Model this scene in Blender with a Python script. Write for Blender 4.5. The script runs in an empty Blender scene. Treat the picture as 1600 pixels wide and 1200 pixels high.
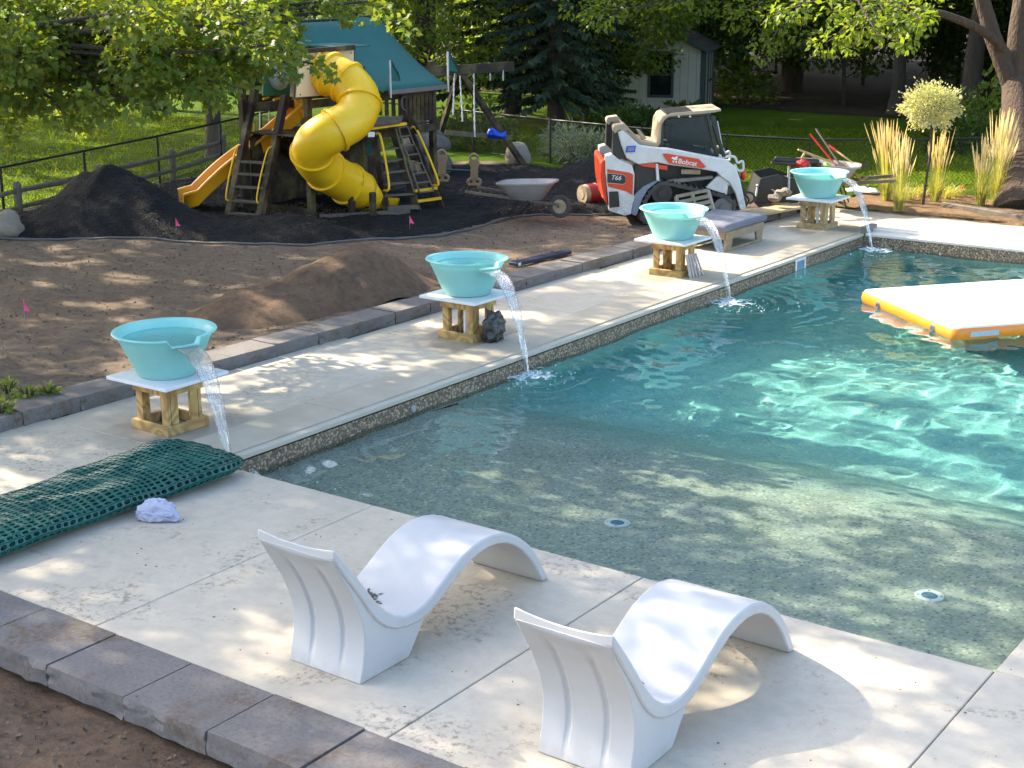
import bpy, bmesh, math, random
from mathutils import Vector, Matrix, noise
import numpy as np
R = math.radians
scn = bpy.context.scene
C = scn.collection
random.seed(7)

# ------------------------------------------------------------------ camera
H = 4.2
FPX = 2295.83                                   # focal length in pixels of a 1600 px wide frame
YAW, PITCH, ROLL = R(35.775), R(15.708), R(-0.158)
FWD = Vector((-math.sin(YAW)*math.cos(PITCH), math.cos(YAW)*math.cos(PITCH), -math.sin(PITCH)))
_r = Vector((math.cos(YAW), math.sin(YAW), 0)); _u = _r.cross(FWD)
RGT = _r*math.cos(ROLL)+_u*math.sin(ROLL); UPV = -_r*math.sin(ROLL)+_u*math.cos(ROLL)
cam = bpy.data.cameras.new('camera'); cam_o = bpy.data.objects.new('camera', cam); C.objects.link(cam_o)
cam.sensor_width = 36; cam.lens = FPX/1600*36; cam.clip_start = 0.1; cam.clip_end = 600
cam_o.matrix_world = Matrix(((RGT.x, UPV.x, -FWD.x, 0), (RGT.y, UPV.y, -FWD.y, 0), (RGT.z, UPV.z, -FWD.z, H), (0, 0, 0, 1)))
scn.camera = cam_o

# ------------------------------------------------------------------ sky, sun, exposure
SUN_EL, SUN_AZ = R(35), R(182)                  # azimuth measured from +X counter-clockwise: the sun stands over -X
TO_SUN = Vector((math.cos(SUN_EL)*math.cos(SUN_AZ), math.cos(SUN_EL)*math.sin(SUN_AZ), math.sin(SUN_EL)))
world = bpy.data.worlds.new('World'); scn.world = world; world.use_nodes = True
wn = world.node_tree
sky = wn.nodes.new('ShaderNodeTexSky'); sky.sky_type = 'NISHITA'; sky.sun_disc = False
sky.sun_elevation = SUN_EL; sky.sun_rotation = math.atan2(TO_SUN.x, TO_SUN.y)
sky.air_density = 1.0; sky.dust_density = 2.6; sky.ozone_density = 0.6
wn.links.new(sky.outputs[0], wn.nodes['Background'].inputs[0])
wn.nodes['Background'].inputs[1].default_value = 0.15
sun = bpy.data.lights.new('sun', 'SUN'); sun_o = bpy.data.objects.new('sun', sun); C.objects.link(sun_o)
sun.energy = 3.8; sun.angle = R(0.53); sun.color = (1.0, 0.88, 0.68)
sun.cycles.is_caustics_light = True
sun_o.rotation_euler = (-TO_SUN).to_track_quat('-Z', 'Y').to_euler()
scn.view_settings.view_transform = 'Standard'; scn.view_settings.look = 'None'
scn.view_settings.gamma = 1; scn.view_settings.use_curve_mapping = False
scn.view_settings.exposure = 2.1
cy = scn.cycles
cy.use_denoising = True; cy.max_bounces = 8; cy.diffuse_bounces = 3; cy.glossy_bounces = 3
cy.transmission_bounces = 6; cy.transparent_max_bounces = 16
cy.sample_clamp_indirect = 6; cy.sample_clamp_direct = 0
cy.caustics_reflective = False; cy.caustics_refractive = True; cy.blur_glossy = 0.5

# ------------------------------------------------------------------ surveying: from a sighting to a point of the yard
CAM = Vector((0, 0, H))
def ray(px, py): return FWD+RGT*((px-800)/FPX)+UPV*((600-py)/FPX)
def at(px, py, d): return CAM+ray(px, py)*d
def G(px, py, z=0.0):
    d = ray(px, py); return CAM+d*((z-H)/d.z)
def PX(px, py, x):
    d = ray(px, py); return CAM+d*(x/d.x)
def PY(px, py, y):
    d = ray(px, py); return CAM+d*(y/d.y)
def PL(px, py, p, n):
    d = ray(px, py); return CAM+d*((p-CAM).dot(n)/d.dot(n))

# ------------------------------------------------------------------ mesh builder
class MB:
    def __init__(s): s.v = []; s.f = []; s.m = []; s.mi = 0
    def add(s, vs, fs):
        o = len(s.v); s.v.extend([tuple(q) for q in vs])
        for q in fs: s.f.append(tuple(i+o for i in q)); s.m.append(s.mi)
        return s
    def box(s, c, d, M=None):
        c = Vector(c); x, y, z = d[0]/2, d[1]/2, d[2]/2
        vs = [Vector(q) for q in ((-x,-y,-z),(x,-y,-z),(x,y,-z),(-x,y,-z),(-x,-y,z),(x,-y,z),(x,y,z),(-x,y,z))]
        if M is not None: vs = [M @ q for q in vs]
        return s.add([c+q for q in vs], [(0,3,2,1),(4,5,6,7),(0,1,5,4),(1,2,6,5),(2,3,7,6),(3,0,4,7)])
    def beam(s, a, b, w, h, up=(0,0,1)):
        a = Vector(a); b = Vector(b); t = (b-a).normalized(); up = Vector(up)
        if abs(t.dot(up)) > .98: up = Vector((1,0,0)) if abs(t.x) < .9 else Vector((0,1,0))
        x = t.cross(up).normalized(); y = x.cross(t).normalized(); x *= w/2; y *= h/2
        vs = [a-x-y, a+x-y, a+x+y, a-x+y, b-x-y, b+x-y, b+x+y, b-x+y]
        return s.add(vs, [(0,1,2,3),(7,6,5,4),(0,4,5,1),(1,5,6,2),(2,6,7,3),(3,7,4,0)])
    def tube(s, pts, r, n=8, cap=True, squash=None):
        pts = [Vector(q) for q in pts]; k = len(pts)
        rs = r if isinstance(r, (list, tuple)) else [r]*k
        T = []
        for i in range(k):
            a = pts[max(0, i-1)]; b = pts[min(k-1, i+1)]
            t = (b-a); T.append(t.normalized() if t.length > 1e-9 else Vector((0,0,1)))
        ref = Vector((0,0,1)) if abs(T[0].z) < .9 else Vector((1,0,0))
        x = (ref-T[0]*ref.dot(T[0])).normalized(); vs = []
        for i in range(k):
            x = (x-T[i]*x.dot(T[i])); x = x.normalized() if x.length > 1e-6 else T[i].orthogonal().normalized()
            y = T[i].cross(x)
            for j in range(n):
                an = 2*math.pi*j/n
                vs.append(pts[i]+(x*math.cos(an)+y*math.sin(an))*rs[i])
        fs = []
        for i in range(k-1):
            for j in range(n):
                a = i*n+j; b = i*n+(j+1) % n; fs.append((a, b, b+n, a+n))
        if cap: fs.append(tuple(range(n-1, -1, -1))); fs.append(tuple(range((k-1)*n, k*n)))
        return s.add(vs, fs)
    def prism(s, poly, O, ax, ay, az, t0, t1):
        """2-D outline in the frame (O, ax, ay), extruded along az from t0 to t1"""
        O, ax, ay, az = Vector(O), Vector(ax), Vector(ay), Vector(az); n = len(poly)
        b = [O+ax*p[0]+ay*p[1]+az*t0 for p in poly]; t = [O+ax*p[0]+ay*p[1]+az*t1 for p in poly]
        fs = [tuple(range(n-1, -1, -1)), tuple(range(n, 2*n))]
        fs += [(i, (i+1) % n, (i+1) % n+n, i+n) for i in range(n)]
        return s.add(b+t, fs)
    def solid(s, pts, th, nrm=None):
        """outline of 3-D points made into a plate of thickness th"""
        pts = [Vector(q) for q in pts]; n = len(pts)
        if nrm is None: nrm = (pts[1]-pts[0]).cross(pts[2]-pts[0])
        nrm = Vector(nrm).normalized()*th
        fs = [tuple(range(n-1, -1, -1)), tuple(range(n, 2*n))]
        fs += [(i, (i+1) % n, (i+1) % n+n, i+n) for i in range(n)]
        return s.add([q-nrm/2 for q in pts]+[q+nrm/2 for q in pts], fs)
    def lathe(s, prof, O=(0,0,0), n=32, closed=False):
        O = Vector(O); k = len(prof); vs = []; fs = []
        for (r, z) in prof:
            for j in range(n):
                a = 2*math.pi*j/n; vs.append(O+Vector((r*math.cos(a), r*math.sin(a), z)))
        for i in range(k-1 if not closed else k):
            for j in range(n):
                a = i*n+j; b = i*n+(j+1) % n; c = ((i+1) % k)*n
                fs.append((a, b, c+(j+1) % n, c+j))
        if not closed:
            if prof[0][0] > 1e-6: fs.append(tuple(range(n-1, -1, -1)))
            if prof[-1][0] > 1e-6: fs.append(tuple(range((k-1)*n, k*n)))
        return s.add(vs, fs)
    def blob(s, c, r, sub=2, amp=.2, freq=1.2, seed=0, flat=None):
        bm = bmesh.new(); bmesh.ops.create_icosphere(bm, subdivisions=sub, radius=1)
        vs = []
        for q in bm.verts:
            p = q.co.copy(); k = 1+amp*noise.noise(p*freq+Vector((seed*3.7, seed*1.3, seed)))+amp*.4*noise.noise(p*freq*2.7+Vector((seed, 5, seed)))
            p = Vector((p.x*r[0]*k, p.y*r[1]*k, p.z*r[2]*k))
            if flat is not None and p.z < flat: p.z = flat
            vs.append(Vector(c)+p)
        fs = [tuple(l.vert.index for l in f.loops) for f in bm.faces]
        bm.free(); return s.add(vs, fs)
    def loft(s, rings, cap=True, closed=True):
        n = len(rings[0]); vs = [q for r_ in rings for q in r_]; fs = []
        for i in range(len(rings)-1):
            for j in range(n if closed else n-1):
                a = i*n+j; b = i*n+(j+1) % n; fs.append((a, b, b+n, a+n))
        if cap and closed: fs.append(tuple(range(n-1, -1, -1))); fs.append(tuple(range((len(rings)-1)*n, len(rings)*n)))
        return s.add(vs, fs)
    def mesh(s, name, mats, smooth=None):
        me = bpy.data.meshes.new(name); me.from_pydata(s.v, [], s.f)
        for m in (mats if isinstance(mats, (list, tuple)) else [mats]): me.materials.append(m)
        if any(s.m): me.polygons.foreach_set('material_index', s.m)
        if smooth is not None:
            me.polygons.foreach_set('use_smooth', [True]*len(s.f))
            me.set_sharp_from_angle(angle=R(smooth))
        me.update(); return me
    def build(s, name, mats, parent=None, smooth=None, bevel=0, world=False, seg=1):
        o = bpy.data.objects.new(name, s.mesh(name, mats, smooth)); C.objects.link(o)
        if bevel:
            b = o.modifiers.new('bevel', 'BEVEL'); b.width = bevel; b.segments = seg; b.limit_method = 'ANGLE'; b.angle_limit = R(35)
        if parent is not None:
            o.parent = parent
            if world:
                q = parent
                off = Vector((0,0,0))
                while q is not None: off += q.location; q = q.parent
                o.location = -off
        return o

def tag(o, label=None, cat=None, group=None, kind=None):
    if label: o['label'] = label
    if cat: o['category'] = cat
    if group: o['group'] = group
    if kind: o['kind'] = kind
    return o
def thing(name, label, cat, loc=(0,0,0), rz=0, group=None):
    o = bpy.data.objects.new(name, None); C.objects.link(o); o.location = loc; o.rotation_euler = (0,0,rz)
    o.empty_display_size = .2
    return tag(o, label, cat, group)
def inst(me, name, parent=None, loc=(0,0,0), rz=0, scale=None, world=False):
    o = bpy.data.objects.new(name, me); C.objects.link(o); o.rotation_euler = (0,0,rz) if not isinstance(rz, tuple) else rz
    o.location = loc
    if scale: o.scale = scale if isinstance(scale, (tuple, list)) else (scale,)*3
    if parent is not None:
        o.parent = parent
        if world: o.location = Vector(loc)-parent.location
    return o
def copy_tree(o, parent=None):
    c = o.copy(); C.objects.link(c); c.parent = parent
    for ch in list(o.children): copy_tree(ch, c)
    return c
def spline(pts, n):
    """Catmull-Rom through pts, n points per span"""
    P = [Vector(q) for q in pts]; P = [2*P[0]-P[1]]+P+[2*P[-1]-P[-2]]; out = []
    for i in range(1, len(P)-2):
        for k in range(n):
            t = k/n; a, b, c, d = P[i-1], P[i], P[i+1], P[i+2]
            out.append(.5*((2*b)+(c-a)*t+(2*a-5*b+4*c-d)*t*t+(3*b-3*c+d-a)*t**3))
    out.append(P[-2]); return out
def inside(x, y, poly):
    c = False; n = len(poly); j = n-1
    for i in range(n):
        xi, yi = poly[i][0], poly[i][1]; xj, yj = poly[j][0], poly[j][1]
        if (yi > y) != (yj > y) and x < (xj-xi)*(y-yi)/(yj-yi)+xi: c = not c
        j = i
    return c
def edge_dist(x, y, poly):
    b = 1e9; n = len(poly)
    for i in range(n):
        x0, y0 = poly[i][:2]; x1, y1 = poly[(i+1) % n][:2]
        dx, dy = x1-x0, y1-y0; t = max(0, min(1, ((x-x0)*dx+(y-y0)*dy)/(dx*dx+dy*dy+1e-12)))
        b = min(b, math.hypot(x-x0-t*dx, y-y0-t*dy))
    return b
def sstep(a, b, x):
    t = max(0, min(1, (x-a)/(b-a))); return t*t*(3-2*t)

# ------------------------------------------------------------------ materials
class NT:
    def __init__(s, name):
        s.m = bpy.data.materials.new(name); s.m.use_nodes = True; s.t = s.m.node_tree
        s.b = s.t.nodes['Principled BSDF']; s.out = s.t.nodes['Material Output']
        s._c = None
    def n(s, t, **k):
        q = s.t.nodes.new(t)
        for a, b in k.items(): setattr(q, a, b)
        return q
    def l(s, a, b): s.t.links.new(a, b)
    def obj(s):
        if s._c is None: s._c = s.n('ShaderNodeTexCoord').outputs['Object']
        return s._c
    def pos(s): return s.n('ShaderNodeNewGeometry').outputs['Position']
    def noise(s, scale, detail=4, rough=.6, co=None, dist=0, sc=None):
        q = s.n('ShaderNodeTexNoise'); q.inputs['Scale'].default_value = scale; q.inputs['Detail'].default_value = detail
        q.inputs['Roughness'].default_value = rough; q.inputs['Distortion'].default_value = dist
        co = co or s.obj()
        if sc:
            mp = s.n('ShaderNodeMapping'); mp.inputs['Scale'].default_value = sc; s.l(co, mp.inputs[0]); co = mp.outputs[0]
        s.l(co, q.inputs['Vector']); return q.outputs['Fac']
    def vor(s, scale, co=None, feature='F1', out='Distance', rnd=1):
        q = s.n('ShaderNodeTexVoronoi'); q.feature = feature; q.inputs['Scale'].default_value = scale
        q.inputs['Randomness'].default_value = rnd
        s.l(co or s.obj(), q.inputs['Vector']); return q.outputs[out]
    def ramp(s, f, stops, interp='LINEAR'):
        q = s.n('ShaderNodeValToRGB'); q.color_ramp.interpolation = interp; e = q.color_ramp.elements
        while len(e) < len(stops): e.new(.5)
        for i, (p, c) in enumerate(stops):
            e[i].position = p; e[i].color = (c, c, c, 1) if not isinstance(c, (tuple, list)) else (*c[:3], 1)
        s.l(f, q.inputs[0]); return q.outputs[0]
    def mix(s, f, a, b, mode='MIX'):
        q = s.n('ShaderNodeMix'); q.data_type = 'RGBA'; q.blend_type = mode
        for k, x in ((0, f), (6, a), (7, b)):
            if isinstance(x, (int, float)): q.inputs[k].default_value = x
            elif isinstance(x, (tuple, list)): q.inputs[k].default_value = (*x[:3], 1)
            else: s.l(x, q.inputs[k])
        return q.outputs[2]
    def math(s, op, a, b=0):
        q = s.n('ShaderNodeMath'); q.operation = op
        for k, x in ((0, a), (1, b)):
            if isinstance(x, (int, float)): q.inputs[k].default_value = x
            else: s.l(x, q.inputs[k])
        return q.outputs[0]
    def col(s, c):
        if isinstance(c, (tuple, list)): s.b.inputs['Base Color'].default_value = (*c[:3], 1)
        else: s.l(c, s.b.inputs['Base Color'])
    def set(s, **k):
        for a, v in k.items():
            q = s.b.inputs[a.replace('_', ' ')]
            if isinstance(v, (int, float, tuple)): q.default_value = v
            else: s.l(v, q)
    def bump(s, f, strength=.3, dist=.02, prev=None):
        q = s.n('ShaderNodeBump'); q.inputs['Strength'].default_value = strength; q.inputs['Distance'].default_value = dist
        s.l(f, q.inputs['Height'])
        if prev is not None: s.l(prev, q.inputs['Normal'])
        s.l(q.outputs[0], s.b.inputs['Normal']); return q.outputs[0]

def pm(name, c1, c2=None, scale=6, rough=.6, bump=.15, bscale=40, metal=0, spec=.5, detail=5, dist=.01, sc=None):
    """a painted, moulded or natural surface: two tones in noise, fine relief"""
    k = NT(name); c2 = c2 or tuple(x*.75 for x in c1)
    k.col(k.mix(k.ramp(k.noise(scale, detail, sc=sc), [(.3, 0), (.7, 1)]), c1, c2))
    k.set(Roughness=rough, Metallic=metal); k.b.inputs['Specular IOR Level'].default_value = spec
    if bump: k.bump(k.noise(bscale, 3, sc=sc), bump, dist)
    return k.m
def leafmat(name, c1, c2, c3, trans=.45, rough=.5, scale=.9, spec=.35):
    """leaf: colour varies clump by clump and leaf by leaf; light passes through"""
    k = NT(name); p = k.pos()
    big = k.ramp(k.noise(scale, 2, co=p), [(.35, 0), (.65, 1)])
    small = k.ramp(k.noise(9, 2, co=p), [(.35, 0), (.7, 1)])
    col = k.mix(small, k.mix(big, c1, c2), c3)
    k.col(col); k.set(Roughness=rough); k.b.inputs['Specular IOR Level'].default_value = spec
    tr = k.n('ShaderNodeBsdfTranslucent')
    k.l(k.mix(1.0, col, (1.9, 1.75, .55), 'MULTIPLY'), tr.inputs[0])
    mx = k.n('ShaderNodeMixShader'); mx.inputs[0].default_value = trans
    k.l(k.b.outputs[0], mx.inputs[1]); k.l(tr.outputs[0], mx.inputs[2]); k.l(mx.outputs[0], k.out.inputs[0])
    return k.m

# ================================================================== the setting
POOL = (-9.33, -2.43, 8.50, 22.90); WZ = -0.20
# --- materials of the setting
def m_concrete():
    k = NT('concrete'); p = k.pos()
    base = k.mix(k.ramp(k.noise(.7, 4, co=p), [(.3, 0), (.72, 1)]), (.54, .475, .375), (.45, .395, .31))
    base = k.mix(k.ramp(k.noise(7, 6, .7, co=p), [(.4, 0), (.8, .55)]), base, (.30, .27, .225))
    stain = k.math('MULTIPLY', k.ramp(k.noise(1.1, 3, co=p, dist=.6), [(.53, 0), (.62, 1)]), k.ramp(k.noise(17, 5, .75, co=p), [(.5, 0), (.62, 1)]))
    base = k.mix(k.math('MULTIPLY', stain, .75), base, (.16, .125, .085))
    scuff = k.math('MULTIPLY', k.ramp(k.noise(6, 5, .8, co=p, sc=(4, 1, 1), dist=1.2), [(.60, 0), (.66, 1)]), k.ramp(k.noise(.9, 2, co=p), [(.45, 0), (.6, 1)]))
    base = k.mix(k.math('MULTIPLY', scuff, .5), base, (.25, .2, .15))
    speck = k.ramp(k.noise(120, 2, .5, co=p), [(.62, 0), (.72, 1)])
    base = k.mix(k.math('MULTIPLY', speck, .3), base, (.22, .2, .17))
    wet = None
    for (wx, wy) in ((-10.35, 9.0), (-10.2, 13.5), (-10.1, 18.2), (-10.1, 23.0)):
        mp = k.n('ShaderNodeMapping'); mp.vector_type = 'POINT'; mp.inputs['Location'].default_value = (-wx*.95, -wy*.8, 0); mp.inputs['Scale'].default_value = (.95, .8, 0); k.l(p, mp.inputs[0])
        ln = k.n('ShaderNodeVectorMath', operation='LENGTH'); k.l(mp.outputs[0], ln.inputs[0])
        w = k.ramp(k.math('ADD', ln.outputs['Value'], k.math('MULTIPLY', k.noise(2.2, 4, co=p), .5)), [(.78, 1), (.96, 0)])
        wet = w if wet is None else k.math('MAXIMUM', wet, w)
    base = k.mix(k.math('MULTIPLY', wet, .48), base, (.12, .108, .09))
    k.col(base); k.set(Roughness=k.mix(k.math('MULTIPLY', wet, .6), k.ramp(k.noise(1.3, 3, co=p), [(.3, .62), (.7, .85)]), (.3, .3, .3)))
    b1 = k.bump(k.noise(90, 4, .7, co=p, sc=(1, .25, 1)), .25, .006)
    k.bump(k.noise(5, 3, co=p), .15, .01, prev=b1); return k.m
def m_coping():
    k = NT('coping'); p = k.pos()
    k.col(k.mix(k.ramp(k.noise(3, 5, co=p), [(.3, 0), (.7, 1)]), (.45, .395, .305), (.36, .315, .24)))
    k.set(Roughness=.6); k.bump(k.noise(70, 4, co=p), .2, .006); return k.m
def m_pebble(name, stones, grout, tint=None, scale=52):
    k = NT(name); p = k.pos()
    d = k.vor(scale, co=p); rnd = k.vor(scale, co=p, out='Color')
    sep = k.n('ShaderNodeSeparateColor'); k.l(rnd, sep.inputs[0])
    c = k.ramp(sep.outputs[0], [(i/(len(stones)-1), q) for i, q in enumerate(stones)])
    m = k.ramp(d, [(.38, 0), (.62, 1)])
    c = k.mix(m, c, grout)
    c = k.mix(k.ramp(k.noise(1.2, 3, co=p), [(.35, 0), (.7, .22)]), c, tint or grout)
    k.col(c); k.set(Roughness=.55); k.bump(k.math('SUBTRACT', 1, d), .5, .01); return k.m
def m_soil(name, a, b, c, patch):
    k = NT(name); p = k.pos()
    q = k.mix(k.ramp(k.noise(.55, 4, co=p), [(.35, 0), (.65, 1)]), a, b)
    q = k.mix(k.ramp(k.noise(9, 8, .75, co=p), [(.42, 0), (.66, 1)]), q, c)
    s = k.math('MULTIPLY', k.ramp(k.noise(1.5, 5, .7, co=p, sc=(1, 2.2, 1), dist=.8), [(.56, 0), (.66, 1)]), k.ramp(k.noise(30, 3, co=p), [(.4, 0), (.6, 1)]))
    q = k.mix(k.math('MULTIPLY', s, .8), q, patch)
    k.col(q); k.set(Roughness=.95); k.b.inputs['Specular IOR Level'].default_value = .15
    b1 = k.bump(k.noise(28, 8, .75, co=p), .8, .05); k.bump(k.noise(5, 4, co=p), .5, .06, prev=b1); return k.m
def m_lawn():
    k = NT('lawn'); p = k.pos()
    q = k.mix(k.ramp(k.noise(.35, 4, co=p), [(.35, 0), (.65, 1)]), (.075, .135, .012), (.10, .165, .014))
    q = k.mix(k.ramp(k.noise(25, 5, .8, co=p, sc=(1, 1, 1)), [(.4, 0), (.7, .8)]), q, (.042, .088, .009))
    k.col(q); k.set(Roughness=.9); k.b.inputs['Specular IOR Level'].default_value = .04
    k.bump(k.noise(60, 4, .8, co=p), 1, .06); return k.m
def m_mulch():
    k = NT('black_mulch'); p = k.pos()
    q = k.mix(k.ramp(k.noise(20, 6, .8, co=p), [(.4, 0), (.7, 1)]), (.006, .006, .008), (.020, .019, .020))
    w = k.math('MULTIPLY', k.ramp(k.noise(1.1, 3, co=p), [(.62, 0), (.70, 1)]), k.ramp(k.noise(45, 3, co=p, sc=(1, .4, 1)), [(.55, 0), (.62, 1)]))
    q = k.mix(k.math('MULTIPLY', w, .7), q, (.16, .12, .085))
    k.col(q); k.set(Roughness=.85); k.b.inputs['Specular IOR Level'].default_value = .3
    b1 = k.bump(k.noise(45, 6, .8, co=p), 1, .05); k.bump(k.vor(24, co=p), .8, .04, prev=b1); return k.m
def m_paver():
    k = NT('paver_stone'); p = k.pos()
    q = k.mix(k.ramp(k.noise(2.2, 4, co=p), [(.3, 0), (.7, 1)]), (.172, .156, .150), (.128, .117, .112))
    q = k.mix(k.ramp(k.noise(40, 5, .7, co=p), [(.45, 0), (.75, .8)]), q, (.075, .067, .062))
    dirt = k.math('MULTIPLY', k.ramp(k.noise(1.9, 4, .6, co=p, dist=.5), [(.53, 0), (.60, 1)]), k.ramp(k.noise(24, 5, .8, co=p), [(.42, 0), (.55, 1)]))
    q = k.mix(k.math('MULTIPLY', dirt, .9), q, (.11, .075, .05))
    ef = k.math('MULTIPLY', k.ramp(k.noise(5, 3, co=p), [(.66, 0), (.72, 1)]), .4)
    q = k.mix(ef, q, (.3, .29, .28))
    k.col(q); k.set(Roughness=.8); b1 = k.bump(k.noise(60, 5, .7, co=p), .4, .01); k.bump(k.noise(7, 4, co=p), .4, .02, prev=b1); return k.m
M = {}
M['concrete'] = m_concrete(); M['coping'] = m_coping(); M['paver'] = m_paver(); M['mulch'] = m_mulch(); M['lawn'] = m_lawn()
M['soil'] = m_soil('dug_soil', (.205, .158, .118), (.165, .126, .094), (.118, .089, .066), (.32, .24, .155))
M['sandy'] = m_soil('sandy_soil', (.26, .17, .095), (.21, .13, .07), (.14, .085, .05), (.33, .25, .16))
M['heap'] = m_soil('heaped_soil', (.185, .125, .085), (.155, .103, .070), (.11, .073, .05), (.21, .15, .105))
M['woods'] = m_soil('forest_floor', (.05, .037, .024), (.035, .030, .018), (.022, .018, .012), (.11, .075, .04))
M['tile_band'] = m_pebble('pebble_band', [(.04,.028,.02), (.46,.36,.24), (.13,.09,.06), (.52,.43,.31), (.06,.045,.035), (.30,.21,.13), (.40,.32,.23)], (.10, .075, .05), (.20, .15, .09), scale=36)
def m_plaster():
    k = NT('pebble_plaster'); p = k.pos(); sc = 34
    d = k.vor(sc, co=p); rnd = k.vor(sc, co=p, out='Color'); sep = k.n('ShaderNodeSeparateColor'); k.l(rnd, sep.inputs[0])
    A = [(.18,.20,.18), (.48,.48,.40), (.30,.33,.29), (.62,.60,.49), (.16,.19,.18), (.42,.43,.37)]
    B = [(.13,.38,.37), (.28,.58,.53), (.18,.47,.45), (.36,.66,.60), (.13,.36,.36), (.25,.53,.50)]  # teal cast of the deeper water painted into the plaster colour
    ra = k.ramp(sep.outputs[0], [(i/5, q) for i, q in enumerate(A)]); rb = k.ramp(sep.outputs[0], [(i/5, q) for i, q in enumerate(B)])
    m = k.ramp(d, [(.38, 0), (.62, 1)]); ra = k.mix(m, ra, (.38, .39, .34)); rb = k.mix(m, rb, (.21, .49, .47))
    xyz = k.n('ShaderNodeSeparateXYZ'); k.l(p, xyz.inputs[0])
    f = k.ramp(k.math('ADD', k.math('MULTIPLY', k.math('SUBTRACT', xyz.outputs[1], 11.3), .42), k.math('MULTIPLY', k.math('SUBTRACT', k.noise(1.4, 3, co=p), .5), .35)), [(.0, 0), (.95, 1)])
    k.col(k.mix(f, ra, rb)); k.set(Roughness=.55); k.bump(k.math('SUBTRACT', 1, d), .5, .01); return k.m
M['plaster'] = m_plaster(); M['plaster_deep'] = M['plaster']
M['white_trim'] = pm('white_trim', (.70, .67, .62), (.60, .57, .52), 4, .45, .05)
M['track_trim'] = pm('beige_track', (.50, .45, .37), (.42, .38, .31), 4, .5, .05)
M['grout'] = pm('joint_sand', (.10, .085, .07), (.06, .05, .042), 30, .95, .4)

def grid_sheet(name, poly, cell, zf, mat, smooth=60, fade=None):
    xs = [q[0] for q in poly]; ys = [q[1] for q in poly]
    x0, x1, y0, y1 = min(xs), max(xs), min(ys), max(ys)
    nx = int((x1-x0)/cell)+1; ny = int((y1-y0)/cell)+1
    idx = {}; b = MB(); vs = []; fs = []
    def vid(i, j):
        if (i, j) not in idx:
            x = x0+i*cell; y = y0+j*cell; idx[(i, j)] = len(vs); vs.append((x, y, zf(x, y)))
        return idx[(i, j)]
    for i in range(nx):
        for j in range(ny):
            if inside(x0+(i+.5)*cell, y0+(j+.5)*cell, poly):
                fs.append((vid(i, j), vid(i+1, j), vid(i+1, j+1), vid(i, j+1)))
    b.add(vs, fs); return b.build(name, mat, smooth=smooth)

# --- ground: one sheet of lawn to beyond the woods, open where the terrace, the pool and the dug beds lie
b = MB()
xs = [-260, -120, -70, -45, -30, -22.5, -11.95, -6, 6, 20, 60, 160]; ys = [-60, -20, 4.95, 12, 18, 25.2, 32, 45, 70, 110, 180, 300]
vs = [(x, y, .03) for y in ys for x in xs]; fs = []
for j in range(len(ys)-1):
    for i in range(len(xs)-1):
        xc = (xs[i]+xs[i+1])/2; yc = (ys[j]+ys[j+1])/2
        if -11.95 < xc < 6 and -20 < yc < 25.2: continue
        a = j*len(xs)+i; fs.append((a, a+1, a+1+len(xs), a+len(xs)))
b.add(vs, fs); tag(b.build('ground', M['lawn']), kind='structure')
# --- dug soil between the terrace and the playground
def wall_x(y): return -11.70+max(0, (y-8))*.0335          # pool-side foot of the kerb wall
def heap_h(x, y):
    h = 0
    for (cx, cy_, rx, ry, hh) in ((-12.95, 14.3, 1.0, 2.0, .42), (-13.3, 13.2, .8, 1.0, .12)):
        d = math.hypot((x-cx)/rx, (y-cy_)/ry); h = max(h, hh*max(0, 1-d)**1.1)
    return h
def soil_z(x, y):
    z = .075+.05*noise.noise((x*.7, y*.7, 1))+.028*noise.noise((x*2.6, y*2.6, 4))+.02*noise.noise((x*7, y*7, 9))
    z = .10+(z-.10)*sstep(0, .5, (wall_x(y)-.45)-x)
    return max(.05, z)
SOIL = [(-11.98, 4.9), (-26, 4.9), (-24.0, 13.2), (-22.3, 15.4), (-23.2, 18.2), (-23.6, 21.5), (-20, 26.6), (-16, 26.6), (-13.2, 25.6), (-11.2, 25.4), (-11.45, 23.6), (-11.75, 18), (-12.0, 10)]
s_ = grid_sheet('soil_yard', SOIL, .13, soil_z, M['soil']); tag(s_, kind='structure')
HEAP = [(-12.12, 11.6), (-14.3, 11.6), (-14.3, 16.4), (-12.02, 16.4)]
tag(grid_sheet('soil_heap', HEAP, .08, lambda x, y: soil_z(x, y)-.05+max(.62*math.sin(1.57*max(0, 1-math.hypot((x+12.95)/.95, (y-14.25)/1.7)+.16*noise.noise((x*1.6, y*1.6, 2))))**1.15, .34*math.sin(1.57*max(0, 1-math.hypot((x+13.15)/.95, (y-13.0)/1.3)+.16*noise.noise((x*1.9, y*1.9, 6)))))+.07*noise.noise((x*4, y*4, 3))*sstep(0, .5, 1-math.hypot((x+12.98)/.98, (y-13.95)/1.9)), M['heap']), kind='structure')
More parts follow.
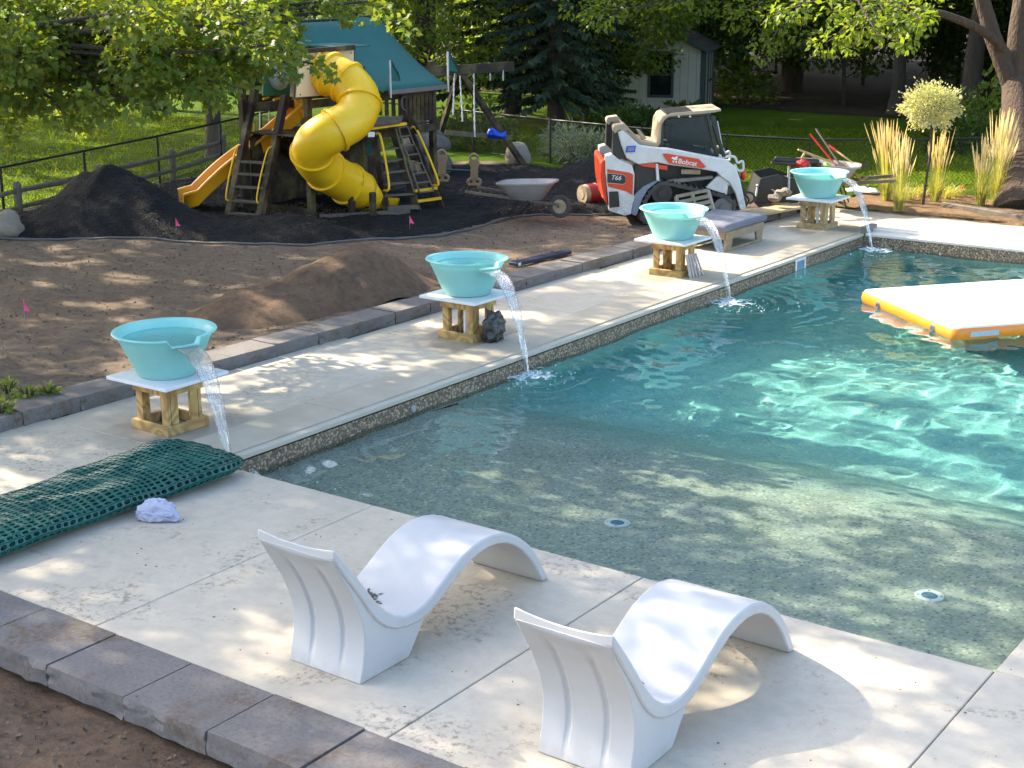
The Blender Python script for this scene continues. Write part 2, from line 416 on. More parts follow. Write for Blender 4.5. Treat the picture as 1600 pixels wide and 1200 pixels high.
# --- black mulch under the playset
MUL = [(-22.3, 14.3), (-21.2, 13.75), (-20.27, 14.11), (-18.58, 15.29), (-16.56, 16.13), (-15.1, 17.5), (-14.63, 18.54), (-14.75, 20.3), (-14.2, 21.3), (-13.3, 22.0), (-13.0, 24.2), (-15.5, 25.9), (-18.8, 26.6), (-21.5, 24.5), (-23.2, 21.2), (-22.9, 18.2), (-22.0, 16.0)]
def mulch_z(x, y):
    d = edge_dist(x, y, MUL)
    z = soil_z(x, y)-.05+.13*sstep(0, .35, d)+.05*noise.noise((x*1.1, y*1.1, 7))*sstep(0, .8, d)+.03*noise.noise((x*5, y*5, 2))+.02*noise.noise((x*14, y*14, 2))
    for (cx, cy_, rx, ry, hh, pw) in PILES:
        q = math.hypot((x-cx)/rx, (y-cy_)/ry)+.10*noise.noise((x*1.2, y*1.2, 12))
        z += hh*(max(0, 1-q)**pw if pw else .5+.5*math.cos(math.pi*min(1, max(0, q))**.85))*(1+.12*noise.noise((x*3, y*3, 5)))
    return z
PILES = [(-20.0, 16.05, 2.0, 1.6, .86, 0), (-18.9, 16.2, 1.2, .9, .35, 1.0), (-15.6, 25.0, 2.0, 1.2, .55, 1.1), (-16.9, 17.3, 1.6, .7, .2, 1), (-14.3, 23.6, 1.0, 1.0, .35, 1.1)]
tag(grid_sheet('mulch_bed', MUL, .085, mulch_z, M['mulch']), kind='structure')
# --- lower soil outside the near border, planting strip behind the far deck
tag(grid_sheet('soil_trench', [(-14, 1), (2, 1), (2, 5.28), (-12.2, 5.28), (-14, 5.0)], .06,
    lambda x, y: -.20+.03*noise.noise((x*2, y*2, 3))+.018*noise.noise((x*9, y*9, 1))+.012*noise.noise((x*22, y*22, 1)), M['heap']), kind='structure')
tag(grid_sheet('planting_bed', [(-11.3, 25.06), (6, 25.25), (6, 27.6), (-10.6, 27.6)], .12,
    lambda x, y: -.03+.10*sstep(25.05, 25.35, y+.12*noise.noise((x*2.3, 1, 1)))+.04*noise.noise((x*2, y*2, 5))*sstep(25.2, 25.6, y)+.02*noise.noise((x*7, y*7, 5)), M['sandy']), kind='structure')
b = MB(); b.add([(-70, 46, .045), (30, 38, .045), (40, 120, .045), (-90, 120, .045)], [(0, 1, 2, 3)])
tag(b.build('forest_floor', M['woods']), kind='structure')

# --- terrace: a bed of joint sand and separate concrete slabs
b = MB()
for (x0, x1, y0, y1) in ((-12.0, 4.5, 5.3, 8.46), (-12.0, -9.5, 8.46, 23.0), (-2.3, 4.5, 8.46, 23.0), (-11.6, 4.5, 23.0, 25.3)):
    b.box(((x0+x1)/2, (y0+y1)/2, -.13), (x1-x0, y1-y0, .2))
deck = tag(b.build('pool_deck', M['grout']), kind='structure')
def slab(x0, x1, y0, y1, z=0.0, mat='concrete', name='slab', th=.10, g=.004, par=None):
    bb = MB(); cx, cy_ = (x0+x1)/2, (y0+y1)/2
    bb.box((0, 0, -th/2), (x1-x0-2*g, y1-y0-2*g, th))
    o = bb.build(name, M[mat], par or deck, bevel=.006); o.location = (cx, cy_, z+random.uniform(-.0015, .0015)); return o
XJ = [-12.6, -10.07, -7.52, -4.97, -2.43, .12, 2.67]
XJ[0] = -11.72
for i in range(len(XJ)-1): slab(XJ[i], XJ[i+1], 5.67, 8.50)
yj = [8.50, 9.97, 12.62, 15.27, 17.92, 20.57, 22.90]
for j in range(len(yj)-1):
    x0 = wall_x((yj[j]+yj[j+1])/2)+.01
    slab(x0, -10.03, yj[j], yj[j+1]); slab(-2.43, .12, yj[j], yj[j+1]); slab(.12, 2.67, yj[j], yj[j+1])
for x0, x1 in ((-11.15, -9.33), (-9.33, -6.78), (-6.78, -4.2), (-4.2, -1.65), (-1.65, 1.0), (1.0, 3.5)):
    slab(x0, x1, 23.42, 25.2)
slab(-11.15, -9.33, 22.90, 23.42)
# coping of the bowl side: separate stones, then a pale cover track
y = 8.50; n = 0
while y < 22.85:
    y1 = min(22.90, y+1.83); slab(-10.03, -9.445, y, y1, .006, 'coping', 'coping_stone', .07, .003); y = y1
b = MB(); b.box((-9.385, 15.7, -.035), (.11, 14.4, .05)); b.box((-9.335, 15.7, -.022), (.016, 14.4, .045))
b.build('cover_track', M['track_trim'], deck, bevel=.004)
# far end: cover box lid in two pale steps
b = MB(); b.box((-3.0, 23.29, .03), (12.6, .24, .05)); b.build('cover_lid', M['white_trim'], deck, bevel=.008)
b = MB(); b.box((-3.0, 23.03, -.01), (12.6, .26, .05)); b.build('cover_lid', M['white_trim'], deck, bevel=.008)
b = MB(); b.box((-9.34, 23.13, .055), (.12, .44, .12)); b.build('cover_end_cap', pm('grey_cap', (.2,.19,.18)), deck, bevel=.01)

# --- pool basin
x0, x1, y0, y1 = POOL
def pool_floor(y):
    pts = [(8.4, -.42), (11.5, -.42), (12.1, -.60), (12.7, -.95), (13.2, -1.05), (15.5, -1.25), (19, -1.75), (23, -1.8)]
    for (a, za), (c, zc) in zip(pts, pts[1:]):
        if a <= y <= c: return za+(zc-za)*(y-a)/(c-a)
    return -1.8
b = MB()
b.add([(x0, y0, -.03), (x0, y1, -.03), (x0, y1, -.36), (x0, y0, -.36)], [(0, 1, 2, 3)])
b.add([(x0, y1, -.03), (x1, y1, -.03), (x1, y1, -.36), (x0, y1, -.36)], [(0, 1, 2, 3)])
b.add([(x1, y0, -.03), (x1, y1, -.03), (x1, y1, -.36), (x1, y0, -.36)], [(3, 2, 1, 0)])
b.add([(x0, y0, -.01), (x1, y0, -.01), (x1, y0, -.36), (x0, y0, -.36)], [(3, 2, 1, 0)])
b.mi = 1
st = [8.5, 10.2, 11.5, 11.7, 11.9, 12.1]
for ya, yb in zip(st, st[1:]): b.add([(x0, ya, pool_floor(ya)), (x1, ya, pool_floor(ya)), (x1, yb, pool_floor(yb)), (x0, yb, pool_floor(yb))], [(0, 1, 2, 3)])
b.add([(x0, y0, -.36), (x1, y0, -.36), (x1, y0, -.42), (x0, y0, -.42)], [(3, 2, 1, 0)])
b.add([(x0, 8.5, -.36), (x0, 11.95, -.36), (x0, 11.95, -.42), (x0, 8.5, -.42)], [(0, 1, 2, 3)])
b.add([(x1, 8.5, -.36), (x1, 11.95, -.36), (x1, 11.95, -.42), (x1, 8.5, -.42)], [(3, 2, 1, 0)])
b.mi = 2
st = [12.1, 12.4, 12.7, 13.2, 14, 15.5, 17.2, 19, 21, 22.9]
for ya, yb in zip(st, st[1:]):
    b.add([(x0, ya, pool_floor(ya)), (x1, ya, pool_floor(ya)), (x1, yb, pool_floor(yb)), (x0, yb, pool_floor(yb))], [(0, 1, 2, 3)])
b.add([(x0, 11.95, -.36), (x0, y1, -.36), (x0, y1, -1.9), (x0, 11.95, -1.9)], [(0, 1, 2, 3)])
b.add([(x0, y1, -.36), (x1, y1, -.36), (x1, y1, -1.9), (x0, y1, -1.9)], [(0, 1, 2, 3)])
b.add([(x1, 11.95, -.36), (x1, y1, -.36), (x1, y1, -1.9), (x1, 11.95, -1.9)], [(3, 2, 1, 0)])
basin = tag(b.build('pool_basin', [M['tile_band'], M['plaster'], M['plaster_deep']], smooth=40), kind='structure')
basin.cycles.is_caustics_receiver = True

# --- water with real waves: light is bent by them on to the floor
STREAMS = []            # filled by the bowls: (x, y) where the water falls in

# ================================================================== terrace things
# --- stone border along the near edge of the terrace
def stone_block(l, w, h, seed, rough_side):
    """split-faced block: sawn top, broken outer face"""
    bb = MB(); nx, nz = 9, 5; rng = random.Random(seed)
    rows = []
    for j in range(nz):
        t = j/(nz-1); row = []
        for i in range(nx):
            s = i/(nx-1)
            o = 0 if j == nz-1 else .034*noise.noise((s*7+seed*3.1, t*4, seed))+.022*noise.noise((s*19+seed, t*9, 2))
            row.append(Vector(((s-.5)*l, -w/2-o+(.008 if j == nz-1 else 0), -h+t*h)))
        rows.append(row)
    vs = [q for r_ in rows for q in r_]
    fs = [(j*nx+i, j*nx+i+1, (j+1)*nx+i+1, (j+1)*nx+i) for j in range(nz-1) for i in range(nx-1)]
    n = len(vs)
    vs += [Vector((-l/2, w/2, -h)), Vector((l/2, w/2, -h)), Vector((l/2, w/2, 0)), Vector((-l/2, w/2, 0))]
    top = [(nz-1)*nx+i for i in range(nx)]; bot = [i for i in range(nx)]
    fs.append(tuple(top+[n+2, n+3])); fs.append(tuple(bot[::-1]+[n, n+1])); fs.append((n+1, n, n+3, n+2))
    fs.append(tuple([j*nx for j in range(nz)][::-1]+[n+3, n][:0]+[n, n+3][:0]) if False else tuple([n]+[j*nx for j in range(nz)]+[n+3]))
    fs.append(tuple([n+2]+[j*nx+nx-1 for j in range(nz-1, -1, -1)]+[n+1]))
    bb.add(vs, fs); return bb
border = thing('stone_border', 'low border of grey split-face blocks edging the near deck above bare soil', 'stone border', (-7, 5.4, 0))
bl = [stone_block(.708, .56, .15, i, 0).mesh('block', M['paver'], 30) for i in range(4)]
x = -12.35; i = 0
while x < -1.5:
    o = inst(bl[i % 4], 'block', border, (x+.36, 5.385+random.uniform(-.006, .006), .004+random.uniform(-.005, .006)), random.uniform(-.006, .006), world=True)
    x += .722; i += 1
lo = [stone_block(.5, .44, .14, i+10, 0).mesh('lower_block', M['paver'], 30) for i in range(3)]
x = -12.3; i = 0
while x < -1.5:
    if i not in (8,):
        inst(lo[i % 3], 'lower_block', border, (x+.25, 5.42, -.153), random.uniform(-.02, .02), world=True)
    x += .512; i += 1
# --- kerb wall between the terrace and the dug yard
kerb = thing('kerb_wall', 'long kerb of weathered grey blocks between the deck and the dug yard', 'kerb wall', (-11.9, 15, 0))
kb = [stone_block(.655, .42, .15, i+20, 0).mesh('kerb_block', M['paver'], 30) for i in range(5)]
y = 6.2; i = 0
while y < 24.0:
    yc = y+.33; x = wall_x(yc)-.215
    inst(kb[i % 5], 'kerb_block', kerb, (x+random.uniform(-.012, .012), yc, .135+random.uniform(-.008, .01)), math.pi/2-.033+random.uniform(-.015, .015), world=True)
    y += .668; i += 1
y = 6.2; i = 0
while y < 23.6:
    yc = y+.22
    if (i*7) % 5: inst(kb[(i+2) % 5], 'foot_block', kerb, (wall_x(yc)-.25, yc, -.02), math.pi/2-.033+random.uniform(-.02, .02), (.66, .9, .8), world=True)
    y += .455; i += 1

# --- chaises
def m_resin():
    k = NT('white_resin'); co = k.obj(); sp = k.n('ShaderNodeSeparateXYZ'); k.l(co, sp.inputs[0])
    c = k.mix(k.ramp(k.noise(2.5, 4), [(.35, 0), (.7, 1)]), (.475, .475, .475), (.43, .43, .43))
    foot = k.math('MULTIPLY', k.ramp(sp.outputs[2], [(.0, 1), (.09, 0)]), k.ramp(k.noise(14, 5, .7), [(.38, 0), (.62, 1)]))
    run = k.math('MULTIPLY', k.ramp(k.noise(9, 5, .7, sc=(3, 3, .5)), [(.58, 0), (.72, 1)]), .22)
    spot = k.math('MULTIPLY', k.ramp(k.noise(55, 3, .6), [(.66, 0), (.72, 1)]), .35)
    d = k.math('MAXIMUM', k.math('MULTIPLY', foot, .5), k.math('MAXIMUM', run, spot))
    k.col(k.mix(d, c, (.36, .32, .25))); k.set(Roughness=k.ramp(k.noise(6, 4), [(.3, .38), (.7, .58)])); k.b.inputs['Specular IOR Level'].default_value = .4
    k.bump(k.noise(160, 3), .06, .004); return k.m
M['white_poly'] = m_resin()
def make_chaise():
    root = thing('chaise', '', 'chaise')
    top = [(5.862, .955), (5.95, .845), (6.05, .72), (6.13, .61), (6.21, .505), (6.30, .41), (6.39, .345), (6.48, .305), (6.58, .295), (6.68, .31), (6.77, .345), (6.87, .40), (6.98, .46), (7.09, .51), (7.20, .54), (7.31, .552), (7.42, .548), (7.53, .525), (7.63, .485), (7.73, .425), (7.82, .355), (7.90, .27), (7.97, .175), (8.03, .08), (8.075, 0)]
    low = [(8.00, 0), (7.955, .075), (7.90, .16), (7.83, .245), (7.75, .325), (7.66, .39), (7.56, .44), (7.46, .465), (7.36, .475), (7.26, .465), (7.15, .44), (7.04, .395), (6.93, .335), (6.83, .28), (6.73, .235), (6.62, .215), (6.50, .22), (6.40, .245), (6.31, .29), (6.23, .36), (6.15, .46), (6.08, .57), (6.00, .68), (5.92, .79), (5.855, .885)]
    prof = [(y-6.06, z) for y, z in top+low]; n = len(prof)
    bb = MB(); rings = []
    for k in range(9):
        u = -1+2*k/8; ring = []
        for i, (y, z) in enumerate(prof):
            dz = -.028*(1-u*u)*sstep(.45, .95, z) if y < .3 else 0     # the head edge dips in the middle
            ring.append(Vector((u*.315, y, max(0, z+dz))))
        rings.append(ring)
    bb.loft(rings)
    band = bb.build('seat_shell', M['white_poly'], root, smooth=38, bevel=.012, seg=2)
    back = [(5.853, .885), (5.90, .80), (5.96, .70), (6.02, .60), (6.065, .50), (6.10, .40), (6.115, .30), (6.11, .20), (6.09, .10), (6.062, 0)]
    rest = [(6.53, 0), (6.575, .06), (6.63, .13), (6.70, .225), (6.60, .25), (6.45, .27), (6.33, .33), (6.24, .42), (6.16, .53), (6.08, .65), (5.99, .77), (5.90, .89)]
    bb = MB(); rings = []
    us = [-.298, -.20, -.147, -.136, -.114, -.103, -.06, 0, .06, .103, .114, .136, .147, .20, .298]
    for u in us:
        gd = .014 if abs(abs(u)-.125) < .012 else 0
        ring = []
        for y, z in back:
            g = gd*sstep(.06, .18, z)*(1-sstep(.74, .80, z))
            ring.append(Vector((u, y-6.06+g, z)))
        ring += [Vector((u, y-6.06, z)) for y, z in rest]
        rings.append(ring)
    bb.loft(rings)
    bb.build('pedestal', M['white_poly'], root, smooth=38, bevel=.01, seg=2)
    bb = MB(); bb.tube([(0, 1.905, .17), (0, 1.885, .178)], .014, 10); bb.build('drain_plug', M['white_poly'], root, smooth=40)
    return root
ch1 = make_chaise(); ch1.location = (-5.815, 6.06, .002)
tag(ch1, 'white moulded wave chaise nearer the green mesh roll', 'chaise', 'white wave chaises facing the pool')
ch2 = copy_tree(ch1); ch2.location = (-3.885, 6.035, .002)
ch2['label'] = 'white moulded wave chaise at the bottom centre, nearer the pool corner'
M['litter'] = pm('wet_litter', (.10, .075, .035), (.045, .04, .02), 60, .6, .5)
def litter(cx, cy, zf, n, sx, sy, label, seed, name='leaf_litter', size=(.008, .022)):
    rng = random.Random(seed); bb = MB()
    for _ in range(n):
        x = cx+rng.gauss(0, sx); y = cy+rng.gauss(0, sy); s = rng.uniform(*size); a = rng.uniform(0, 6.28); z = zf(x, y)+.002
        c, d = math.cos(a), math.sin(a); e = rng.uniform(0, .008)
        bb.add([(x+s*c, y+s*d, z+e), (x-s*d*.5, y+s*c*.5, z+.001), (x-s*c, y-s*d, z+e*.5), (x+s*d*.5, y-s*c*.5, z+.006)], [(0, 1, 2), (0, 2, 3)])
    o = bb.build(name, M['litter']); return tag(o, label, 'leaf litter', kind='stuff')
def trough_z(oy):
    tp = [(6.30, .41), (6.39, .345), (6.48, .305), (6.58, .295), (6.68, .31), (6.77, .345)]
    def f(x, y):
        yy = min(max(y-oy+6.06, 6.31), 6.76)
        for (a, za), (c, zc) in zip(tp, tp[1:]):
            if a <= yy <= c: return za+(zc-za)*(yy-a)/(c-a)+.002
        return .345
    return f
litter(-5.93, 6.52, trough_z(6.06), 260, .075, .055, 'clump of wet leaf litter in the seat of the left chaise', 3)
litter(-3.98, 6.50, trough_z(6.035), 90, .07, .04, 'thin streak of leaf litter in the seat of the right chaise', 4)
litter(-6.0, 7.0, lambda x, y: .002, 260, 3.2, 1.0, 'scattered crumbs of soil and leaves over the near deck', 5, 'deck_crumbs', (.004, .013))

# --- folded roll of green plastic barrier mesh
def mesh_roll():
    rows, cols = 60, 40; L0, L1 = 4.2, 8.42
    M['green_net'] = pm('green_plastic', (.012, .105, .085), (.008, .070, .060), 5, .35, .05)
    bb = MB()
    for layer, (sc, oz) in enumerate(((1, 0), (.90, .004))):
        pts = {}
        for j in range(rows+1):
            t = j/rows; y = L0+(L1-L0)*t
            cx = -9.42+.10*(t-.5)+.03*math.sin(t*5); hw = (.50+.03*math.sin(t*7+1))*sc; hh = (.078+.012*math.sin(t*9)+.026*noise.noise((t*7, 1, 1)))*sc
            if t > .93: hh *= 1-.35*((t-.93)/.07)**2; hw *= 1-.12*((t-.93)/.07)**2
            ring = []
            for q in range(240):
                a = 2*math.pi*q/240; ca, sa = math.cos(a), math.sin(a); ring.append((hw*math.copysign(abs(ca)**.6, ca), hh*math.copysign(abs(sa)**.75, sa), a))
            ln = [0]
            for q in range(240): u, v = ring[q], ring[(q+1) % 240]; ln.append(ln[-1]+math.hypot(u[0]-v[0], u[1]-v[1]))
            for i in range(cols):
                w0 = ln[-1]*((i+layer*.4) % cols)/cols; q = max(x_ for x_ in range(240) if ln[x_] <= w0); f_ = (w0-ln[q])/(ln[q+1]-ln[q]+1e-9); u, v = ring[q], ring[(q+1) % 240]
                px = cx+u[0]+(v[0]-u[0])*f_; pz = .105+u[1]+(v[1]-u[1])*f_+oz; a = u[2]
                w_ = .034*noise.noise((px*4, y*3, layer))+.018*noise.noise((px*9, y*8, layer+3))
                pts[(j, i)] = Vector((px+w_, y+.025*noise.noise((a*1.3, t*8, layer))+.05*math.sin(a)*.4, max(.012, pz+w_)))
        for j in range(rows):
            for i in range(cols):
                q = [pts[(j, i)], pts[(j, (i+1) % cols)], pts[(j+1, (i+1) % cols)], pts[(j+1, i)]]
                c = sum(q, Vector())/4
                o8 = []
                for k in range(4): o8 += [q[k], (q[k]+q[(k+1) % 4])/2]
                i8 = []
                for k, p in enumerate(o8):
                    d = p-c; i8.append(c+d*(.60 if k % 2 == 0 else .74))
                bb.add(o8+i8, [(k, (k+1) % 8, 8+(k+1) % 8, 8+k) for k in range(8)])
    o = bb.build('mesh_roll', M['green_net'])
    so = o.modifiers.new('thickness', 'SOLIDIFY'); so.thickness = .011
    return tag(o, 'flattened roll of dark green plastic barrier mesh lying on the deck', 'mesh roll')
mesh_roll()
# --- rag on the deck
def rag():
    bm = bmesh.new(); bmesh.ops.create_icosphere(bm, subdivisions=6, radius=1); bb = MB(); vs = []
    for q in bm.verts:
        p = q.co.copy(); a = p+.35*Vector((noise.noise(p*1.3), noise.noise(p*1.3+Vector((5, 1, 2))), noise.noise(p*1.3+Vector((2, 8, 3)))))
        r1 = 1-2.2*abs(noise.noise(a*1.9+Vector((3, 3, 1)))); r2 = 1-2.2*abs(noise.noise(a*3.6+Vector((9, 1, 4))))
        k = .80+.24*r1+.11*r2
        x, y, z = p.x*.155*k, p.y*.115*k, p.z*.12*k+.05
        if x > .06: z *= 1-.55*sstep(.06, .2, x); x += .5*max(0, x-.10); y *= 1-.25*sstep(.08, .2, x)
        if z < .004: z = .004+.012*max(0, r2)*(1 if p.z < 0 else 0)
        vs.append((-8.70+x*.9+y*.3, 7.25+y*.9-x*.1+x*.35, z))
    fs = [tuple(l.vert.index for l in f.loops) for f in bm.faces]; bm.free(); bb.add(vs, fs)
    M['rag'] = pm('lavender_cotton', (.46, .46, .56), (.37, .375, .48), 9, .9, .4, 260, dist=.003)
    tag(bb.build('rag', M['rag'], smooth=180), 'crumpled pale lavender cloth beside the green mesh roll', 'cloth')
rag()

# --- pool fittings
M['white_pl'] = pm('white_plastic', (.78, .78, .76), (.7, .7, .68), 8, .35, .03)
M['dark_pl'] = pm('dark_plastic', (.02, .025, .03), (.03, .035, .04), 8, .4, .05)
M['blue_glass'] = pm('light_lens', (.16, .26, .36), (.10, .18, .28), 14, .2, .05)
for (px, py, lab) in ((964, 820, 'white ringed pool light in the shallow ledge behind the left chaise'), (1452, 933, 'white ringed pool light in the shallow ledge near the right corner')):
    # the sighting bends at the water: correct for refraction on the ledge at z = -0.42
    p = G(px, py, WZ); d = ray(px, py).normalized(); hz = Vector((d.x, d.y, 0)); si = hz.length/1.333
    p = p+hz.normalized()*(.25*si/math.sqrt(1-si*si)); p.z = -.418
    t = thing('pool_light', lab, 'pool light', p, 0, 'lights sunk in the pool ledge')
    b = MB(); b.lathe([(.062, .0), (.062, .012), (.105, .012), (.112, .004), (.112, 0)], n=28); o = b.build('ring', M['white_pl'], t, smooth=40)
    o.cycles.is_caustics_receiver = True
    b = MB(); b.lathe([(0, .008), (.045, .007), (.0625, .004), (.0625, 0)], n=24); o = b.build('lens', M['blue_glass'], t, smooth=40); o.cycles.is_caustics_receiver = True
    for a in range(4):
        b = MB(); b.box((.085*math.cos(a*1.57+.4), .085*math.sin(a*1.57+.4), .0135), (.014, .014, .004)); b.build('screw', pm('steel_screw', (.4,.4,.4), None, 5, .3, 0, metal=1), t)
t = thing('skimmer', 'white skimmer frame in the pebble wall below the far bowls', 'skimmer', (-9.325, 20.46, -.12))
b = MB()
for (y_, z_, dy, dz) in ((-.16, -.01, .04, .20), (.16, -.01, .04, .20), (0, .075, .28, .03), (0, -.09, .28, .04)): b.box((.008, y_, z_), (.02, dy, dz))
b.build('frame', M['white_pl'], t, bevel=.004)
b = MB(); b.box((-.004, 0, 0), (.012, .28, .16)); b.build('flap', M['blue_glass'], t)
M['grey_fit'] = pm('grey_fitting', (.35, .35, .33)); t = thing('return_fitting', 'small pale return jet at the waterline of the bowl side wall', 'pool jet', (-9.322, 11.2, -.155))
b = MB(); b.tube([(-.005, 0, 0), (.008, 0, 0)], [.04, .03], 16); b.build('nozzle', M['grey_fit'], t, smooth=40)

# --- four water bowls on lumber stands
def m_bowl():
    k = NT('frosted_aqua'); c = k.mix(k.ramp(k.noise(3, 3), [(.3, 0), (.7, 1)]), (.36, .76, .74), (.44, .81, .78))
    st_ = k.math('MULTIPLY', k.ramp(k.noise(10, 5, .7, sc=(2.5, 2.5, .35)), [(.52, 0), (.70, 1)]), .35); c = k.mix(st_, c, (.72, .84, .82))
    k.col(c); k.set(Roughness=k.ramp(k.noise(9, 4), [(.3, .3), (.7, .55)])); tr = k.n('ShaderNodeBsdfTranslucent'); k.l(c, tr.inputs[0])
    mx = k.n('ShaderNodeMixShader'); mx.inputs[0].default_value = .42
    k.l(k.b.outputs[0], mx.inputs[1]); k.l(tr.outputs[0], mx.inputs[2]); k.l(mx.outputs[0], k.out.inputs[0]); return k.m
def m_lumber(name, a, b_):
    k = NT(name); co = k.obj()
    g = k.math('PINGPONG', k.math('MULTIPLY', k.noise(1.7, 2, .4, dist=.5), 11), .5)
    q = k.mix(k.ramp(g, [(.05, 1), (.42, 0)]), a, b_)
    q = k.mix(k.ramp(k.noise(26, 4, .7), [(.4, 0), (.75, .5)]), q, b_)
    kn = k.ramp(k.vor(5.5), [(.0, 1), (.09, 0)]); q = k.mix(kn, q, (.09, .045, .02))
    q = k.mix(k.ramp(k.noise(2.5, 3), [(.45, 0), (.7, .5)]), q, (.22, .19, .07))
    k.col(q); k.set(Roughness=.72); k.bump(g, .2, .004); return k.m
def m_stream():
    k = NT('falling_water'); co = k.obj()
    streak = k.ramp(k.noise(7, 5, .7, sc=(9, 9, .7), dist=.6), [(.52, 0), (.68, 1)])
    gl = k.n('ShaderNodeBsdfGlossy'); gl.inputs['Roughness'].default_value = .06
    tr = k.n('ShaderNodeBsdfTransparent'); tr.inputs[0].default_value = (.93, .97, .97, 1)
    df = k.n('ShaderNodeBsdfTranslucent'); df.inputs[0].default_value = (.85, .9, .92, 1)
    d2 = k.n('ShaderNodeBsdfDiffuse'); d2.inputs[0].default_value = (.85, .88, .9, 1)
    wh = k.n('ShaderNodeMixShader'); wh.inputs[0].default_value = .5; k.l(df.outputs[0], wh.inputs[1]); k.l(d2.outputs[0], wh.inputs[2])
    a = k.n('ShaderNodeMixShader'); k.l(k.math('ADD', k.math('MULTIPLY', streak, .17), .012), a.inputs[0]); k.l(tr.outputs[0], a.inputs[1]); k.l(wh.outputs[0], a.inputs[2])
    bp_ = k.n('ShaderNodeBump'); bp_.inputs['Strength'].default_value = .9; bp_.inputs['Distance'].default_value = .03; k.l(k.noise(10, 4, sc=(7, 7, .8)), bp_.inputs['Height'])
    fr = k.n('ShaderNodeFresnel'); fr.inputs[0].default_value = 1.33; k.l(bp_.outputs[0], fr.inputs[1]); k.l(bp_.outputs[0], gl.inputs['Normal'])
    m2 = k.n('ShaderNodeMixShader'); k.l(k.math('ADD', fr.outputs[0], .03), m2.inputs[0]); k.l(a.outputs[0], m2.inputs[1]); k.l(gl.outputs[0], m2.inputs[2])
    k.l(m2.outputs[0], k.out.inputs[0]); return k.m
def m_bowlwater():
    k = NT('bowl_water'); k.col((.14, .42, .38)); k.set(Roughness=.03); k.bump(k.noise(16, 3), .25, .02); return k.m
def m_foam():
    k = NT('foam'); k.col((.75, .82, .84)); k.set(Roughness=.5); k.b.inputs['Alpha'].default_value = 1
    tr = k.n('ShaderNodeBsdfTransparent'); mx = k.n('ShaderNodeMixShader')
    k.l(k.ramp(k.noise(38, 4, .7), [(.40, .85), (.58, .15)]), mx.inputs[0]); k.l(k.b.outputs[0], mx.inputs[1]); k.l(tr.outputs[0], mx.inputs[2]); k.l(mx.outputs[0], k.out.inputs[0]); return k.m
M['bowl'] = m_bowl(); M['bowl_water'] = m_bowlwater(); M['stream'] = m_stream(); M['foam'] = m_foam()
M['lumber'] = m_lumber('treated_lumber', (.56, .37, .13), (.30, .165, .055)); M['lumber_pale'] = m_lumber('pale_lumber', (.50, .40, .23), (.32, .22, .11))
M['board'] = pm('white_board', (.72, .72, .72), (.62, .62, .63), 5, .5, .05)
BZ = .51
def make_stand(sx, sy, mat):
    root = thing('bowl_stand', '', 'stand'); w, d = .53, .50
    for z, hh, k in ((.047, .094, 0), (BZ-.035-.05, .09, .02)):
        for s in (-1, 1):
            b = MB(); b.box((0, s*(d/2-.0195-k), z), (w-2*k, .039, hh)); b.build('rail', M[mat], root, bevel=.003)
            b = MB(); b.box((s*(w/2-.0195-k), 0, z), (.039, d-.080-2*k, hh)); b.build('rail', M[mat], root, bevel=.003)
    for s in (-1, 1):
        for q in (-1, 1):
            b = MB(); b.box((s*(w/2-.045-.04), q*(d/2-.040-.0205), .2375), (.089, .038, .47)); b.build('leg', M[mat], root, bevel=.003)
            b = MB(); b.box((s*(w/2-.040-.0205), q*(d/2-.085-.045), .2365), (.038, .088, .468)); b.build('leg', M[mat], root, bevel=.003)
    return root
def make_bowl(n=72):
    """frosted bowl with a spout notch towards local +X"""
    root = thing('water_bowl', '', 'bowl'); rings = []
    prof = [(.0, .0), (.22, .0), (.268, .004), (.282, .022), (.328, .125), (.374, .23), (.420, .335), (.452, .402), (.466, .410), (.486, .414), (.493, .422), (.487, .431), (.460, .432), (.440, .424), (.424, .395), (.392, .32), (.35, .225), (.305, .12), (.27, .05), (.0, .045)]
    vs = []; fs = []; k = len(prof)
    for (r_, z_) in prof:
        for j in range(n):
            a = 2*math.pi*j/n-math.pi; m = abs(a)
            notch = 1-sstep(.27, .30, m)
            z = z_; r = r_
            if notch > 0 and z_ > .33:
                z = z_-notch*(.062*(z_-.33)/.104); 
                if r_ > .44: r = r_+notch*.022
            vs.append((r*math.cos(a), r*math.sin(a), z))
    for i in range(k-1):
        for j in range(n):
            a = i*n+j; c = i*n+(j+1) % n; fs.append((a, c, c+n, a+n))
    b = MB(); b.add(vs, fs); b.build('shell', M['bowl'], root, smooth=42)
    b = MB(); vs = [(0, 0, .352)]; nr = 10
    for i in range(1, nr+1):
        for j in range(36):
            a = 2*math.pi*j/36; r = .408*i/nr; vs.append((r*math.cos(a), r*math.sin(a), .352+.004*noise.noise((r*20*math.cos(a), r*20*math.sin(a), 1))))
    fs = [(0, 1+j, 1+(j+1) % 36) for j in range(36)]+[(1+i*36+j, 1+(i+1)*36+j, 1+(i+1)*36+(j+1) % 36, 1+i*36+(j+1) % 36) for i in range(nr-1) for j in range(36)]
    b.add(vs, fs); b.build('held_water', M['bowl_water'], root, smooth=180)
    return root
